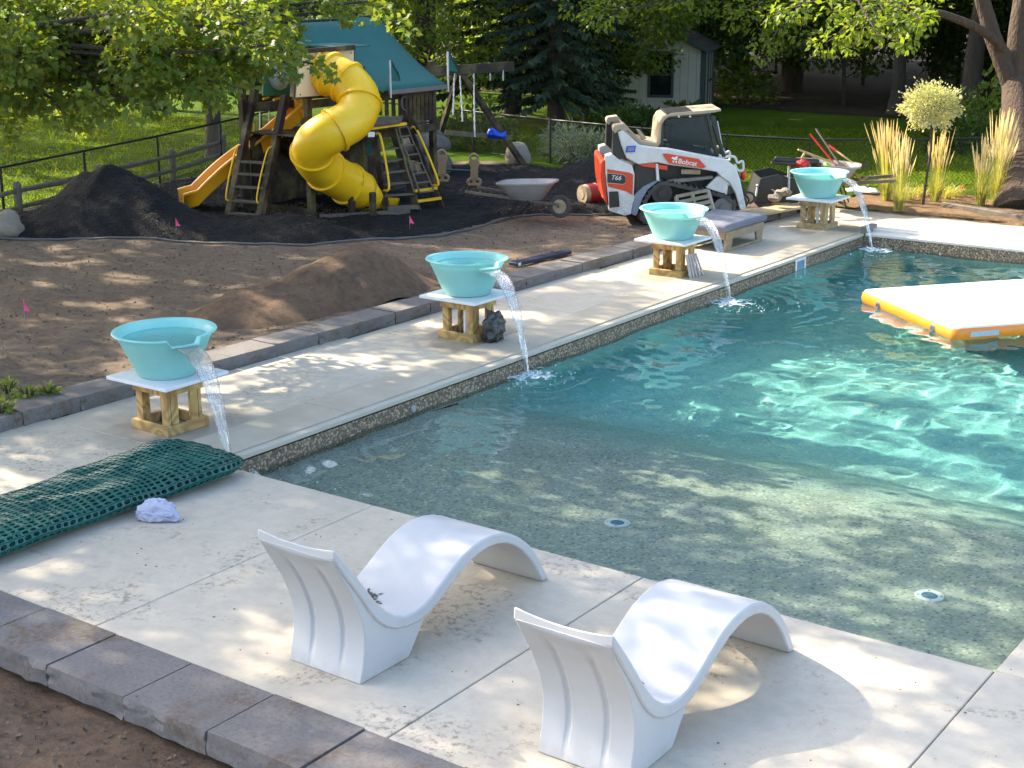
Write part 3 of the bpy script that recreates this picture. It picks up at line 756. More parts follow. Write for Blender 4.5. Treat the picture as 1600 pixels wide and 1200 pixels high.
def make_stream(seed, r1):
    """a sheet that leaves the spout, narrows and breaks as it falls; local origin under the bowl centre on the slab"""
    root = thing('falling_water', '', 'falling water'); b = MB(); n, m = 26, 14; vs = []; rng = random.Random(seed)
    r0, z0, z1 = .50, BZ+.362, WZ
    for j in range(n+1):
        t = j/n; r = r0+(r1-r0)*t**.5; z = z0+(z1-z0)*(t**1.35) if t > 0 else z0
        hw = .080*(1-t)**1.1+.024-.008*t+.008*noise.noise((t*9, seed, 2))
        for i in range(m+1):
            s = -1+2*i/m; w_ = .016*noise.noise((s*3, t*7, seed))*(t+.2)
            e = -.05*(1-s*s)*(1-t)+.03*t*(1-s*s)+.012*noise.noise((s*6, t*9, seed+4))
            vs.append((r+e+w_, s*hw+.012*noise.noise((t*8, s, seed)), z))
    fs = [(j*(m+1)+i, j*(m+1)+i+1, (j+1)*(m+1)+i+1, (j+1)*(m+1)+i) for j in range(n) for i in range(m)]
    b.add(vs, fs); b.build('sheet', M['stream'], root, smooth=180)
    b = MB()
    for sg in (-1, 1):      # the two thick rims of the sheet
        pts = []
        for j in range(n+1):
            t = j/n; r = r0+(r1-r0)*t**.5; z = z0+(z1-z0)*(t**1.35); hw = .080*(1-t)**1.1+.024-.008*t+.008*noise.noise((t*9, seed, 2))
            pts.append((r+.012*noise.noise((t*9, sg, seed)), sg*hw+.010*noise.noise((t*13, sg, seed)), z))
        b.tube(pts, [.006+.004*noise.noise((j*.7, sg, seed)) for j in range(n+1)], 6)
    for j in range(26):
        t = rng.uniform(.3, 1); r = r0+(r1-r0)*t**.5+rng.gauss(0, .035); z = z0+(z1-z0)*(t**1.35); q = rng.uniform(.003, .008)
        b.blob((r, rng.gauss(0, .055), z), (q, q, q*1.6), 1, 0)
    b.build('strand', M['stream'], root, smooth=180)
    b = MB()
    for j in range(34):
        a = rng.uniform(0, 6.28); r = abs(rng.gauss(0, .14)); q = rng.uniform(.008, .028)*(1.3-min(1, r*3))
        b.blob((r1+r*math.cos(a), r*math.sin(a), WZ+.004+rng.random()*.03*max(0, 1-r*4)), (q*1.7, q*1.7, q*.55), 1, .3, 1.5, j)
    nn = 60; nr = 9; vs = []; fs_ = []
    for i in range(nr):
        for j in range(nn):
            a = 2*math.pi*j/nn; q = .03+.26*i/(nr-1)*(1+.45*noise.noise((math.cos(a)*1.6, math.sin(a)*1.6, seed))); vs.append((r1+q*math.cos(a)*1.1+.02, q*math.sin(a), WZ+.016+.014*math.sin(q*30)*max(0, 1-q*3)+.012*noise.noise((q*25*math.cos(a), q*25*math.sin(a), seed))))
    for i in range(nr-1):
        for j in range(nn):
            if noise.noise((vs[i*nn+j][0]*11, vs[i*nn+j][1]*11, seed+2)) > -.28+.50*i/nr: fs_.append((i*nn+j, (i+1)*nn+j, (i+1)*nn+(j+1) % nn, i*nn+(j+1) % nn))
    b.add(vs, fs_)
    for j in range(90):
        a = rng.gauss(-.1, 1.1); r = .25+abs(rng.gauss(0, .35)); q = rng.uniform(.004, .010)
        b.blob((r1+r*math.cos(a), r*math.sin(a), WZ+rng.uniform(.004, .03)), (q, q, q), 1, 0)
    b.build('splash', M['foam'], root, smooth=60)
    return root
SPOTS = [(-10.53, 9.01, -.33, 'lumber'), (-10.38, 13.52, -.36, 'lumber'), (-10.26, 18.22, -.38, 'lumber'), (-10.24, 23.07, -.38, 'lumber_pale')]
WHO = ['nearest the green mesh roll', 'second from the mesh roll, with a dark bundle at its foot', 'by the white loader, with tile strips leaning on it', 'at the far pool corner beside the tall grasses']
for i, (sx, sy, an, mt) in enumerate(SPOTS):
    st = make_stand(0, 0, mt); st.location = (sx, sy, .001); st.rotation_euler.z = random.uniform(-.03, .03)
    st.rotation_euler.x = 0
    tag(st, 'treated lumber bowl stand '+WHO[i], 'stand', 'lumber stands along the pool edge')
    ox, oy = (-.05, .05) if i < 3 else (-.03, .06)
    b = MB(); b.box((0, 0, -.017), (.82, .80, .034)); q = b.build('square_slab', M['board'], bevel=.004); q.location = (sx+ox, sy+oy, BZ); q.rotation_euler.z = random.uniform(-.02, .02)
    tag(q, 'white square board under the aqua bowl '+['nearest the mesh roll', 'second from the mesh roll', 'in front of the white loader', 'at the far pool corner'][i], 'board', 'white boards on the stands')
    bw = make_bowl(); bw.location = (sx+ox, sy+oy, BZ+.001); bw.rotation_euler = (random.uniform(-.012, .012), random.uniform(-.012, .012), an)
    tag(bw, 'frosted aqua spout bowl '+['nearest the mesh roll', 'second from the mesh roll, in front of the brown heap', 'in front of the white loader', 'at the far pool corner beside the tall grasses'][i], 'bowl', 'aqua spout bowls along the pool')
    r1_ = 1.37 if i == 0 else 1.28; fw = make_stream(i+1, r1_); fw.location = (sx+ox, sy+oy, 0); fw.rotation_euler.z = an
    tag(fw, 'clear water falling into the pool from the bowl '+['nearest the mesh roll', 'second from the mesh roll', 'in front of the white loader', 'at the far pool corner'][i], 'falling water', 'water falling from the bowls')
    STREAMS.append((sx+ox+r1_*math.cos(an), sy+oy+r1_*math.sin(an)))

# --- dark bundle at the second stand, tile strips at the third, clutter inside the stands
rng = random.Random(11)
M['bundle'] = pm('black_wrap', (.008, .010, .009), (.06, .065, .06), 26, .22, .8, 60)
b = MB(); b.blob((-9.99, 13.50, .16), (.10, .17, .19), 4, .42, 2.6, 3, flat=-.158)
tag(b.build('wrapped_bundle', M['bundle'], smooth=180), 'crumpled black plastic bundle against the second bowl stand', 'bundle')
M['marble'] = pm('grey_tile', (.42, .40, .38), (.25, .23, .22), 20, .35, .1)
for j in range(5):
    b = MB(); b.box((0, 0, .17), (.018, .055, .34)); o = b.build('tile_strip', M['marble'], bevel=.003)
    o.location = (-9.885+.012*j, 18.05+.07*j, .003); o.rotation_euler = (0, R(-13-2*j), R(4*j))
    tag(o, ['first', 'second', 'middle', 'fourth', 'last'][j]+' of five grey tile strips on the third stand, counted from the left', 'tile', 'tile strips leaning on the third stand')
for (x, y, nm, lb) in ((-10.33, 13.40, 'standpipe', 'white pipe rising inside the second bowl stand'), (-10.20, 22.98, 'standpipe', 'white pipe rising inside the far bowl stand')):
    b = MB(); b.tube([(x, y, .0), (x, y, .47)], .024, 12); tag(b.build(nm, M['white_pl'], smooth=40), lb, 'pipe')
# --- flat dark case on the soil beside the kerb
t = thing('long_case', 'long dark blue case with a white label lying along the kerb', 'case', (-12.15, 17.6, .12))
d = Vector((.12, 1.25, 0))
b = MB(); b.beam(-d/2, d/2, .16, .05); b.build('shell', pm('navy_case', (.012, .018, .05), (.02, .025, .06), 6, .35, .05), t, bevel=.006)
b = MB(); b.beam(-d*.5+Vector((.082, .02, 0)), -d*.5+Vector((.09, .14, 0)), .004, .04); b.build('label_patch', M['white_pl'], t)

# --- floating mat
A = Vector((-7.70, 18.90, 0)); B = Vector((-5.85, 17.42, 0)); e1 = (B-A).normalized(); e2 = Vector((-e1.y, e1.x, 0))
LA, LB = (B-A).length, 3.1
t = thing('floating_mat', 'white inflatable mat with orange sides floating on the pool', 'floating mat', (A.x, A.y, WZ))
def rrect(l0, l1, inset, z, n=6, rad=.10):
    out = []
    for (cx, cy_, a0) in ((l0-inset-rad, l1-inset-rad, 0), (inset+rad, l1-inset-rad, 90), (inset+rad, inset+rad, 180), (l0-inset-rad, inset+rad, 270)):
        for k in range(n+1):
            a = R(a0+90*k/n); out.append(e1*(cx+rad*math.cos(a))+e2*(cy_+rad*math.sin(a))+Vector((0, 0, z)))
    return out
M['mat_white'] = pm('mat_white', (.74, .73, .71), (.66, .66, .65), 1.6, .55, .25, 60, dist=.006)
M['mat_orange'] = pm('mat_orange', (.80, .24, .015), (.74, .20, .01), 3, .35, .03)
b = MB(); b.loft([rrect(LA, LB, .03, -.03), rrect(LA, LB, 0, .0), rrect(LA, LB, -.012, .06), rrect(LA, LB, 0, .125), rrect(LA, LB, .018, .150)], cap=True); b.build('side_band', M['mat_orange'], t, smooth=60)
b = MB(); b.loft([rrect(LA, LB, .012, .140), rrect(LA, LB, .022, .163), rrect(LA, LB, .06, .171), rrect(LA, LB, .3, .173)]); b.build('top_sheet', M['mat_white'], t, smooth=60)
b = MB(); b.solid([e1*(LA+.016)+e2*.22+Vector((0, 0, .035)), e1*(LA+.016)+e2*.62+Vector((0, 0, .035)), e1*(LA+.016)+e2*.62+Vector((0, 0, .105)), e1*(LA+.016)+e2*.22+Vector((0, 0, .105))], .006)
b.build('label_patch', pm('grey_patch', (.30, .33, .38), (.5, .5, .52), 40, .5, .05, sc=(1, 1, 5)), t)
for s in (.22, .80):
    o_ = e1*LA*s-e2*.012+Vector((0, 0, .055))
    b = MB(); b.tube([o_+e1*.05*math.cos(q)+Vector((0, 0, .045*math.sin(q))) for q in [i*math.pi/5 for i in range(11)]], .008, 6); b.box(o_, (.05, .05, .05)); b.build('tow_ring', pm('grey_ring', (.22, .23, .25)), t, smooth=40)

# --- ottoman with grey cushion
t = thing('ottoman', 'low wooden ottoman with a grey cushion beside the third bowl', 'ottoman', (-10.85, 20.75, 0))
M['teak'] = m_lumber('weathered_wood', (.30, .24, .17), (.22, .17, .12)); M['cushion'] = pm('grey_fabric', (.155, .165, .205), (.125, .135, .17), 12, .9, .4, 300, dist=.003)
b = MB()
for s in (-1, 1):
    b = MB(); b.box((s*.43, 0, .25), (.035, 1.26, .12)); b.build('side_rail', M['teak'], t, bevel=.004)
    b = MB(); b.box((0, s*.63, .25), (.82, .035, .12)); b.build('end_rail', M['teak'], t, bevel=.004)
for i in range(6):
    b = MB(); b.box((0, -.5+i*.2, .295), (.82, .12, .025)); b.build('slat', M['teak'], t)
for sx in (-1, 1):
    for sy in (-1, 1):
        b = MB(); b.prism([(-.10, 0), (.07, 0), (.12, .195), (-.12, .195)], (sx*.41, sy*.52, 0), (0, -sy, 0), (0, 0, 1), (1, 0, 0), -.02, .02); b.build('leg', M['teak'], t, bevel=.004)
    b = MB(); b.box((sx*.41, 0, .024), (.04, .9, .04)); b.build('floor_runner', M['teak'], t, bevel=.004)
b = MB(); rings = []
for (ins, z) in ((.03, .311), (0, .335), (-.012, .375), (.0, .415), (.05, .435), (.2, .442)):
    ring = []
    for (cx, cy_, a0) in ((.47-ins-.06, .70-ins-.06, 0), (-.47+ins+.06, .70-ins-.06, 90), (-.47+ins+.06, -.70+ins+.06, 180), (.47-ins-.06, -.70+ins+.06, 270)):
        for k in range(5): ring.append(Vector((cx+.06*math.cos(R(a0+22.5*k)), cy_+.06*math.sin(R(a0+22.5*k)), z)))
    rings.append(ring)
b.loft(rings); b.build('cushion', M['cushion'], t, smooth=60)

# --- water surface
def m_water():
    k = NT('pool_water'); g = k.n('ShaderNodeBsdfGlass'); g.inputs['IOR'].default_value = 1.333; g.inputs['Roughness'].default_value = 0
    g.inputs['Color'].default_value = (.87, .97, .95, 1); k.l(g.outputs[0], k.out.inputs[0]); return k.m
x0, x1, y0, y1 = POOL
cw = .046; nx = int((x1-x0+.02)/cw); ny = int((y1-y0+.02)/cw)
X, Y = np.meshgrid(np.linspace(x0-.01, x1+.01, nx+1), np.linspace(y0-.01, y1+.01, ny+1))
Z = np.zeros_like(X); rng = np.random.default_rng(5)
for lam, amp, nn in ((1.9, .0032, 7), (.95, .0022, 9), (.5, .0011, 12), (.27, .00045, 14)):
    for _ in range(nn):
        th = rng.normal(.55, .85); l = lam*rng.uniform(.75, 1.3); kx, ky = math.cos(th)*2*math.pi/l, math.sin(th)*2*math.pi/l
        ph = rng.uniform(0, 6.28); wob = rng.uniform(.5, 1.2)
        Z += amp*np.sin(kx*X+ky*Y+ph+wob*np.sin(X*rng.uniform(.4, 1.1)+rng.uniform(0, 6))+wob*np.sin(Y*rng.uniform(.4, 1.1)+rng.uniform(0, 6)))
ampm = .28+.72*np.clip((Y-9.2)/4.0, 0, 1)+.55*np.exp(-((X+8.4)**2+(Y-9.3)**2)/3.0)
Z *= ampm
for sx, sy in STREAMS:
    d = np.hypot(X-sx, Y-sy)
    Z += .016*np.sin(d*2*math.pi/.24)*np.exp(-d/.75)*np.clip(d/.1, 0, 1)+.02*np.exp(-(d/.12)**2)
Z += WZ
b = MB(); vs = np.stack([X, Y, Z], -1).reshape(-1, 3).tolist()
fs = [(j*(nx+1)+i, j*(nx+1)+i+1, (j+1)*(nx+1)+i+1, (j+1)*(nx+1)+i) for j in range(ny) for i in range(nx)]
b.add(vs, fs); M['water'] = m_water()
water = tag(b.build('pool_water', M['water'], smooth=180), kind='structure')
water.cycles.is_caustics_caster = True

# ================================================================== the playground
def text_mesh(body, size, mat, ext=.002, shear=0, bold=0):
    cu = bpy.data.curves.new('lettering', 'FONT'); cu.body = body; cu.size = size; cu.extrude = ext; cu.shear = shear; cu.offset = bold
    cu.align_x = 'CENTER'; cu.align_y = 'CENTER'; o = bpy.data.objects.new('tmp', cu); C.objects.link(o)
    dg = bpy.context.evaluated_depsgraph_get(); me = bpy.data.meshes.new_from_object(o.evaluated_get(dg)); me.name = 'lettering'
    bpy.data.objects.remove(o); bpy.data.curves.remove(cu); me.materials.clear(); me.materials.append(mat); return me
def place(me, name, parent, O, ax, ay):
    ax, ay = Vector(ax).normalized(), Vector(ay).normalized(); az = ax.cross(ay)
    o = bpy.data.objects.new(name, me); C.objects.link(o); o.parent = parent
    q = parent; off = Vector((0, 0, 0))
    while q is not None: off += q.location; q = q.parent
    p = Vector(O)-off
    o.matrix_local = Matrix(((ax.x, ay.x, az.x, p.x), (ax.y, ay.y, az.y, p.y), (ax.z, ay.z, az.z, p.z), (0, 0, 0, 1))); return o

M['play_wood'] = m_lumber('stained_redwood', (.030, .015, .011), (.017, .009, .007))
M['grey_wood'] = m_lumber('grey_weathered_wood', (.13, .105, .085), (.09, .072, .06))
M['roof_tarp'] = pm('teal_canvas', (.016, .115, .108), (.013, .098, .094), 2.0, .75, .15, 150)
def m_tube():
    k = NT('yellow_plastic'); c = k.mix(k.ramp(k.noise(2.0, 4), [(.3, 0), (.7, 1)]), (.86, .55, .015), (.80, .46, .010))
    d = k.math('MULTIPLY', k.ramp(k.noise(2.6, 4, .6), [(.56, 0), (.66, 1)]), k.ramp(k.noise(30, 4, .8, sc=(1, 1, .4)), [(.48, 0), (.62, 1)]))
    k.col(k.mix(k.math('MULTIPLY', d, .55), c, (.22, .14, .04))); k.set(Roughness=k.ramp(k.noise(7, 4), [(.3, .28), (.7, .5)])); return k.m
M['yellow'] = m_tube()
M['orange'] = pm('orange_plastic', (.88, .42, .012), (.82, .34, .010), 2.2, .35, .05)
M['cream'] = pm('cream_panel', (.70, .56, .37), (.64, .51, .33), 3, .6, .05)
M['green_pl'] = pm('green_panel', (.012, .10, .06), (.010, .08, .05), 3, .4, .05)
M['chain'] = pm('galvanised_chain', (.42, .42, .42), (.28, .28, .28), 30, .4, .4, metal=.8)
M['tan_pl'] = pm('tan_plastic', (.36, .24, .13), (.29, .19, .10), 4, .55, .05)
M['grey_pl'] = pm('grey_plastic', (.16, .15, .155), (.12, .115, .12), 4, .5, .05)
W = dict(world=True)
ps = thing('playset', 'wooden playset tower with teal canvas roof and yellow slides', 'playset', (-18.0, 19.8, .15))
GZ = .16
def part(name, mat, fn, smooth=None, bevel=0, par=None):
    b_ = MB(); fn(b_); return b_.build(name, M[mat] if isinstance(mat, str) else mat, par or ps, smooth=smooth, bevel=bevel, world=True)
TX0, TX1, TY0, TY1, DZ = -19.0, -17.45, 18.35, 21.7, 1.48
# tower posts, deck, rails
for (x, y) in ((TX1, TY0), (TX1, 19.72), (TX1, TY1), (TX0, TY0), (TX0, 19.9), (TX0, TY1)):
    part('post', 'play_wood', lambda q: q.beam((x, y, GZ-.1), (x, y, 2.6), .11, .11, (0, 1, 0)), bevel=.006)
for i in range(11):
    x = TX0+.07+i*(TX1-TX0-.14)/10
    part('deck_board', 'play_wood', lambda q: q.box((x, (TY0+TY1)/2, DZ), (.125, TY1-TY0-.14, .03)))
for (a, c_) in (((TX1+.07, TY0-.1, DZ-.08), (TX1+.07, TY1+.1, DZ-.08)), ((TX1+.07, TY0, 2.05), (TX1+.07, TY1, 2.05)), ((TX0-.07, TY0, DZ-.08), (TX0-.07, TY1, DZ-.08)), ((TX0-.07, TY0, 2.05), (TX0-.07, TY1, 2.05))):
    part('cross_beam', 'play_wood', lambda q: q.beam(a, c_, .04, .14), bevel=.005)
for i in range(9):
    y = 20.72+i*.115
    part('picket', 'play_wood', lambda q: q.box((TX1+.085, y, 1.79), (.025, .085, .52)))
for i in range(8):
    x = TX0+.2+i*.17
    part('picket', 'play_wood', lambda q: q.box((x, TY1+.07, 1.79), (.085, .025, .52)))
# dormer with the cream panel that carries the tube
cp = [PX(462, 152, -17.28), PX(552, 146, -17.28), PX(552, 78, -17.28), PX(466, 84, -17.28)]
part('slide_panel', 'cream', lambda q: q.solid(cp, .03), bevel=.004)
for (i, j) in ((3, 2), (0, 1), (0, 3), (1, 2)):
    part('panel_frame', 'play_wood', lambda q: q.beam(cp[i]-Vector((.05, 0, 0)), cp[j]-Vector((.05, 0, 0)), .09, .09, (1, 0, 0)), bevel=.005)
part('dormer_fascia', 'play_wood', lambda q: q.solid([PX(468, 84, -17.2), PX(554, 78, -17.2), PX(554, 70, -17.2), PX(468, 77, -17.2)], .05))
for u_ in (.06, .5, .94):
    for v_ in (.06, .94):
        p_ = cp[0].lerp(cp[1], u_).lerp(cp[3].lerp(cp[2], u_), v_); part('screw_head', 'play_wood', lambda q: q.tube([p_+Vector((.014, 0, 0)), p_+Vector((.022, 0, 0))], .014, 6))
# roof: canvas over a ridge along Y, cut open in front of the dormer
xe, xr = -17.05, -18.45
def RP(px, py, x): return PX(px, py, x)
eF, eB = RP(607, 142, xe), RP(697, 133, xe); rF, rB = RP(445, 17, xr), RP(588, 27, xr)
slope = lambda y, t: Vector((xr+(xe-xr)*t, y, rB.z+(eB.z-rB.z)*t-.12*math.sin(math.pi*t)))
def roof(q):
    n = 10; ya = rF.y; yb = max(rB.y, eB.y-.25); vs = []; fs = []
    ys_ = [ya, 19.74, 19.76]+[19.76+(yb-19.76)*k/6 for k in range(1, 7)]
    for j in range(n+1):
        t = j/n
        for y in ys_:
            yy = y+(eB.y-yb)*t*(y-19.0)/(yb-19.0) if y > 19.75 else y
            vs.append(slope(yy, t))
    m = len(ys_)
    for j in range(n):
        for i in range(m-1):
            if ys_[i] < 19.7 and j >= 4: continue
            if 0 and ys_[i] < 19.76: continue
            fs.append((j*m+i, j*m+i+1, (j+1)*m+i+1, (j+1)*m+i))
    q.add(vs, fs)
    vs2 = []; fs2 = []
    for j in range(n+1):
        t = j/n
        for y in (ya, (ya+yb)/2, yb): vs2.append((xr-(xe-xr)*t, y, rB.z+(eB.z-rB.z)*t-.12*math.sin(math.pi*t)))
    for j in range(n):
        for i in range(2): fs2.append((j*3+i, (j+1)*3+i, (j+1)*3+i+1, j*3+i+1))
    q.add(vs2, fs2)
ro = part('roof_canvas', 'roof_tarp', roof, smooth=30)
sm = ro.modifiers.new('thickness', 'SOLIDIFY'); sm.thickness = .02
part('roof_valance', 'grey_pl', lambda q: q.beam(eF+Vector((.02, -.02, -.03)), eB+Vector((.02, .02, -.03)), .035, .075), bevel=.004)
part('ridge_beam', 'play_wood', lambda q: q.beam((xr, rF.y, rB.z-.06), (xr, rB.y, rB.z-.06), .05, .12))
part('dormer_roof', 'roof_tarp', lambda q: q.solid([(-17.22, rF.y+.02, 2.955), (-17.22, 19.72, 2.955), (-18.12, 19.72, 2.975), (-18.12, rF.y+.02, 2.975)], .03))
part('gable_beam', 'play_wood', lambda q: q.beam((xe-.05, eB.y-.08, eB.z-.10), (xr, rB.y-.08, rB.z-.30), .05, .1))
part('gable_beam', 'play_wood', lambda q: q.beam((xe-.05, 19.8, eB.z-.10), (xr, 19.6, rB.z-.30), .05, .1))
for p_, tall in ((eF, .52), (eB, .60)):
    pole = part('flag_pole', pm('silver_pole', (.6, .6, .6), None, 5, .4, 0), lambda q: q.tube([p_+Vector((.05, 0, -.12)), p_+Vector((.05, 0, tall))], .018, 8), smooth=40)
    top = p_+Vector((.05, 0, tall))
    part('pennant', 'roof_tarp', lambda q: q.add([top, top+Vector((0, .0, -.34)), top+Vector((.10, .16, -.36)), top+Vector((.05, .20, -.30)), top+Vector((.03, .03, .0)), top+Vector((.11, .10, -.2))], [(0, 1, 2), (0, 2, 5), (0, 5, 3), (2, 3, 5), (0, 3, 4)]), par=pole)
# green panel with clear dome at the left end
gp = [PX(410, 150, -18.0), PX(458, 148, -18.0), PX(458, 92, -18.0), PX(412, 92, -18.0)]
part('dome_panel', 'green_pl', lambda q: q.solid(gp, .03))
gc = sum(gp, Vector())/4
dome = NT('clear_dome'); dome.col((.35, .42, .5)); dome.set(Roughness=.06, Alpha=.55); M['dome'] = dome.m
part('bubble_window', 'dome', lambda q: q.blob(gc+Vector((.05, -.02, .02)), (.13, .24, .24), 3, 0), smooth=180)
# tube slide
path = [PX(500, 110, -17.35), PX(522, 118, -17.05), PX(546, 132, -16.75), PX(562, 156, -16.5), PX(553, 184, -16.4), PX(524, 203, -16.45), PX(496, 220, -16.7), PX(489, 243, -16.95), PX(509, 266, -17.08), PX(538, 284, -17.12), PX(564, 299, -17.12)]
tp = spline(path, 5); TR = .345
def tube_slide(q): q.tube(tp, TR, 28, cap=False)
tb = part('tube_slide', 'yellow', tube_slide, smooth=60)
so = tb.modifiers.new('thickness', 'SOLIDIFY'); so.thickness = .02
for k in (4, 9, 16, 25, 34, 40, 46):
    if k < len(tp)-1:
        t_ = (tp[k+1]-tp[k-1]).normalized()*.028
        part('flange', 'yellow', lambda q: q.tube([tp[k]-t_, tp[k]-t_*.9, tp[k]+t_*.9, tp[k]+t_], [TR, TR+.035, TR+.035, TR], 28, cap=False), smooth=40, par=tb)
# open chute at the foot of the tube
e0 = tp[-1]; ed = (tp[-1]-tp[-4]); ed.z = 0; ed.normalize(); side = Vector((-ed.y, ed.x, 0))
def chute(q):
    rings = []
    for k in range(10):
        t_ = k/9; c_ = e0+ed*(t_*.62)+Vector((0, 0, -.10*t_)); op = 1-.45*sstep(0, .35, t_)
        ring = []
        for a in range(21):
            an = -math.pi/2+(-1+2*a/20)*math.pi*op*(.98 if t_ < .1 else .80)
            r_ = TR*(1+.05*t_); ring.append(c_+side*r_*math.cos(an)*1.0+Vector((0, 0, r_*math.sin(an))))
        rings.append(ring)
    q.loft(rings, cap=False, closed=False)
ct = part('slide_chute', 'yellow', chute, smooth=60); so = ct.modifiers.new('thickness', 'SOLIDIFY'); so.thickness = .025
for (px, y0_, y1_) in ((550, 288, 336), (583, 300, 338)):
    g = G(px, y1_, GZ); part('chute_post', 'play_wood', lambda q: q.beam(g-Vector((0, 0, .1)), g+Vector((0, 0, (y1_-y0_)/92)), .10, .10, (0, 1, 0)), bevel=.015)
part('chute_sill', 'grey_wood', lambda q: q.beam(G(500, 340, GZ), G(640, 332, GZ), .10, .10))
# flat slide to the left
s0, s1 = PX(468, 182, -18.75), G(306, 318, .22)
sd = (s1-s0); sh = Vector((sd.x, sd.y, 0)).normalized(); sp = Vector((-sh.y, sh.x, 0))
if sp.dot(RGT) < 0: sp = -sp
def flat_slide(q):
    n = 16; rings = []
    for k in range(n+1):
        t_ = k/n; c_ = s0+sd*t_; c_.z = s0.z+(s1.z-s0.z)*(t_+.035*math.sin(2*math.pi*t_))-.12*max(0, t_-.85)/.15*0
        w_ = .33; hh = .27
        rings.append([c_+sp*(-w_-.03)+Vector((0, 0, hh-.03)), c_+sp*(-w_-.02)+Vector((0, 0, hh)), c_+sp*(-w_+.02)+Vector((0, 0, hh)), c_+sp*(-w_+.06), c_+sp*(w_-.06), c_+sp*(w_-.02)+Vector((0, 0, hh)), c_+sp*(w_+.02)+Vector((0, 0, hh)), c_+sp*(w_+.03)+Vector((0, 0, hh-.03))])
    e_ = s1+sh*.25; rings.append([e_+(q_-rings[-1][4].lerp(rings[-1][3], .5))*1.0+Vector((0, 0, -.06)) for q_ in rings[-1]])
    q.loft(rings, cap=False, closed=False)
fl = part('flat_slide', 'orange', flat_slide, smooth=50); so = fl.modifiers.new('thickness', 'SOLIDIFY'); so.thickness = .03
part('slide_hood', 'orange', lambda q: q.solid([s0+sp*-.3, s0+sp*-.28+Vector((0, 0, .42)), s0+sp*-.1+Vector((0, 0, .52)), s0+sp*.12+Vector((0, 0, .50)), s0+sp*.3+Vector((0, 0, .1)), s0+sp*.3], .05), bevel=.01)
# slide support
part('brace', 'play_wood', lambda q: q.beam(G(470, 300, GZ), PX(445, 215, -18.6), .06, .1))
# left ladder frame under the monkey bars
La0, La1 = G(357, 333, GZ), at(398, 140, 25.7); Lb0, Lb1 = G(405, 337, GZ), at(447, 144, 25.6)
for a_, c_ in ((La0, La1), (Lb0, Lb1)): part('ladder_post', 'play_wood', lambda q: q.beam(a_-Vector((0, 0, .06)), c_, .13, .11, (0, 1, 0)), bevel=.006)
for py in (252, 271, 291, 313, 333):
    t_ = (py-333)/(140-333); part('step', 'grey_wood', lambda q: q.beam(La0.lerp(La1, t_), Lb0.lerp(Lb1, t_), .11, .035))
for (pp, o_) in ((La0.lerp(La1, .05), 1), (Lb0.lerp(Lb1, .05), 1)):
    q1 = (La0 if o_ and pp is not None and (pp-La0).length < .6 else Lb0); q2 = La1 if q1 is La0 else Lb1
    f = RGT*-.10-FWD*.04
    part('hand_rail', 'yellow', lambda q: q.tube(spline([q1.lerp(q2, .10), q1.lerp(q2, .14)+f, q1.lerp(q2, .50)+f, q1.lerp(q2, .56)], 5), .016, 6), smooth=60)
hb = [La1+Vector((0, 0, -.30)), La1+Vector((0, 0, -.30))+RGT*.72+Vector((0, 0, .03))]
part('monkey_beam', 'play_wood', lambda q: q.beam(La1-RGT*.30+Vector((0, 0, -.32)), Lb1+RGT*.02+Vector((0, 0, -.22)), .08, .16), bevel=.005)
part('monkey_beam', 'play_wood', lambda q: q.beam(La1-RGT*.15+FWD*.75+Vector((0, 0, -.10)), Lb1+FWD*.9+Vector((0, 0, -.02)), .08, .16), bevel=.005)
for k in range(3):
    p_ = La1.lerp(Lb1, -.05+.33*k)+Vector((0, 0, -.16)); part('rung', 'yellow', lambda q: q.tube([p_-FWD*.06, p_+FWD*.8+Vector((0, 0, .2))], .022, 8), smooth=60)
for k, px in enumerate((407, 421)):
    p0_ = at(px, 165, 27.2); p1_ = at(px-1, 212, 27.2)
    part('swing_rope', 'chain', lambda q: q.tube([p0_, p1_], .014, 6)); part('grip', 'grey_pl', lambda q: q.tube([p1_-Vector((0, 0, .16)), p1_], .03, 8))
part('hook_handle', 'yellow', lambda q: q.tube(spline([at(392, 193, 25.8), at(396, 195, 25.8), at(395, 208, 25.8), at(388, 213, 25.8)], 5), .02, 6), smooth=60)
part('corner_bracket', 'yellow', lambda q: q.solid([at(422, 161, 25.9), at(434, 159, 25.9), at(434, 175, 25.9)], .03))
# right climbing ladder: three stringers, grey treads and yellow rails on the right half
lt = [PX(583, 205, -17.25), PX(612, 199, -17.25), PX(637, 195, -17.25)]; lb = [G(605, 331, GZ), G(654, 329, GZ), G(691, 324, GZ)]
for a_, c_ in zip(lb, lt): part('stringer', 'play_wood', lambda q: q.beam(a_-Vector((0, 0, .05)), c_, .05, .13, (1, 0, 0)), bevel=.004)
for k in range(1, 7):
    t_ = k/7.2; part('tread', 'grey_wood', lambda q: q.beam(lb[0].lerp(lt[0], t_-.08), lb[1].lerp(lt[1], t_-.08), .10, .03))
part('tread', 'grey_wood', lambda q: q.beam(lb[0]+Vector((0, 0, .06)), lb[1]+Vector((0, 0, .06)), .10, .05))
for t_ in (.10, .22): part('yellow_rung', 'yellow', lambda q: q.beam(lb[1].lerp(lt[1], t_)+Vector((.05, 0, .02)), lb[2].lerp(lt[2], t_)+Vector((.05, 0, .02)), .045, .045))
part('yellow_rung', 'yellow', lambda q: q.beam(PX(577, 201, -17.15), PX(634, 193, -17.15), .045, .05))
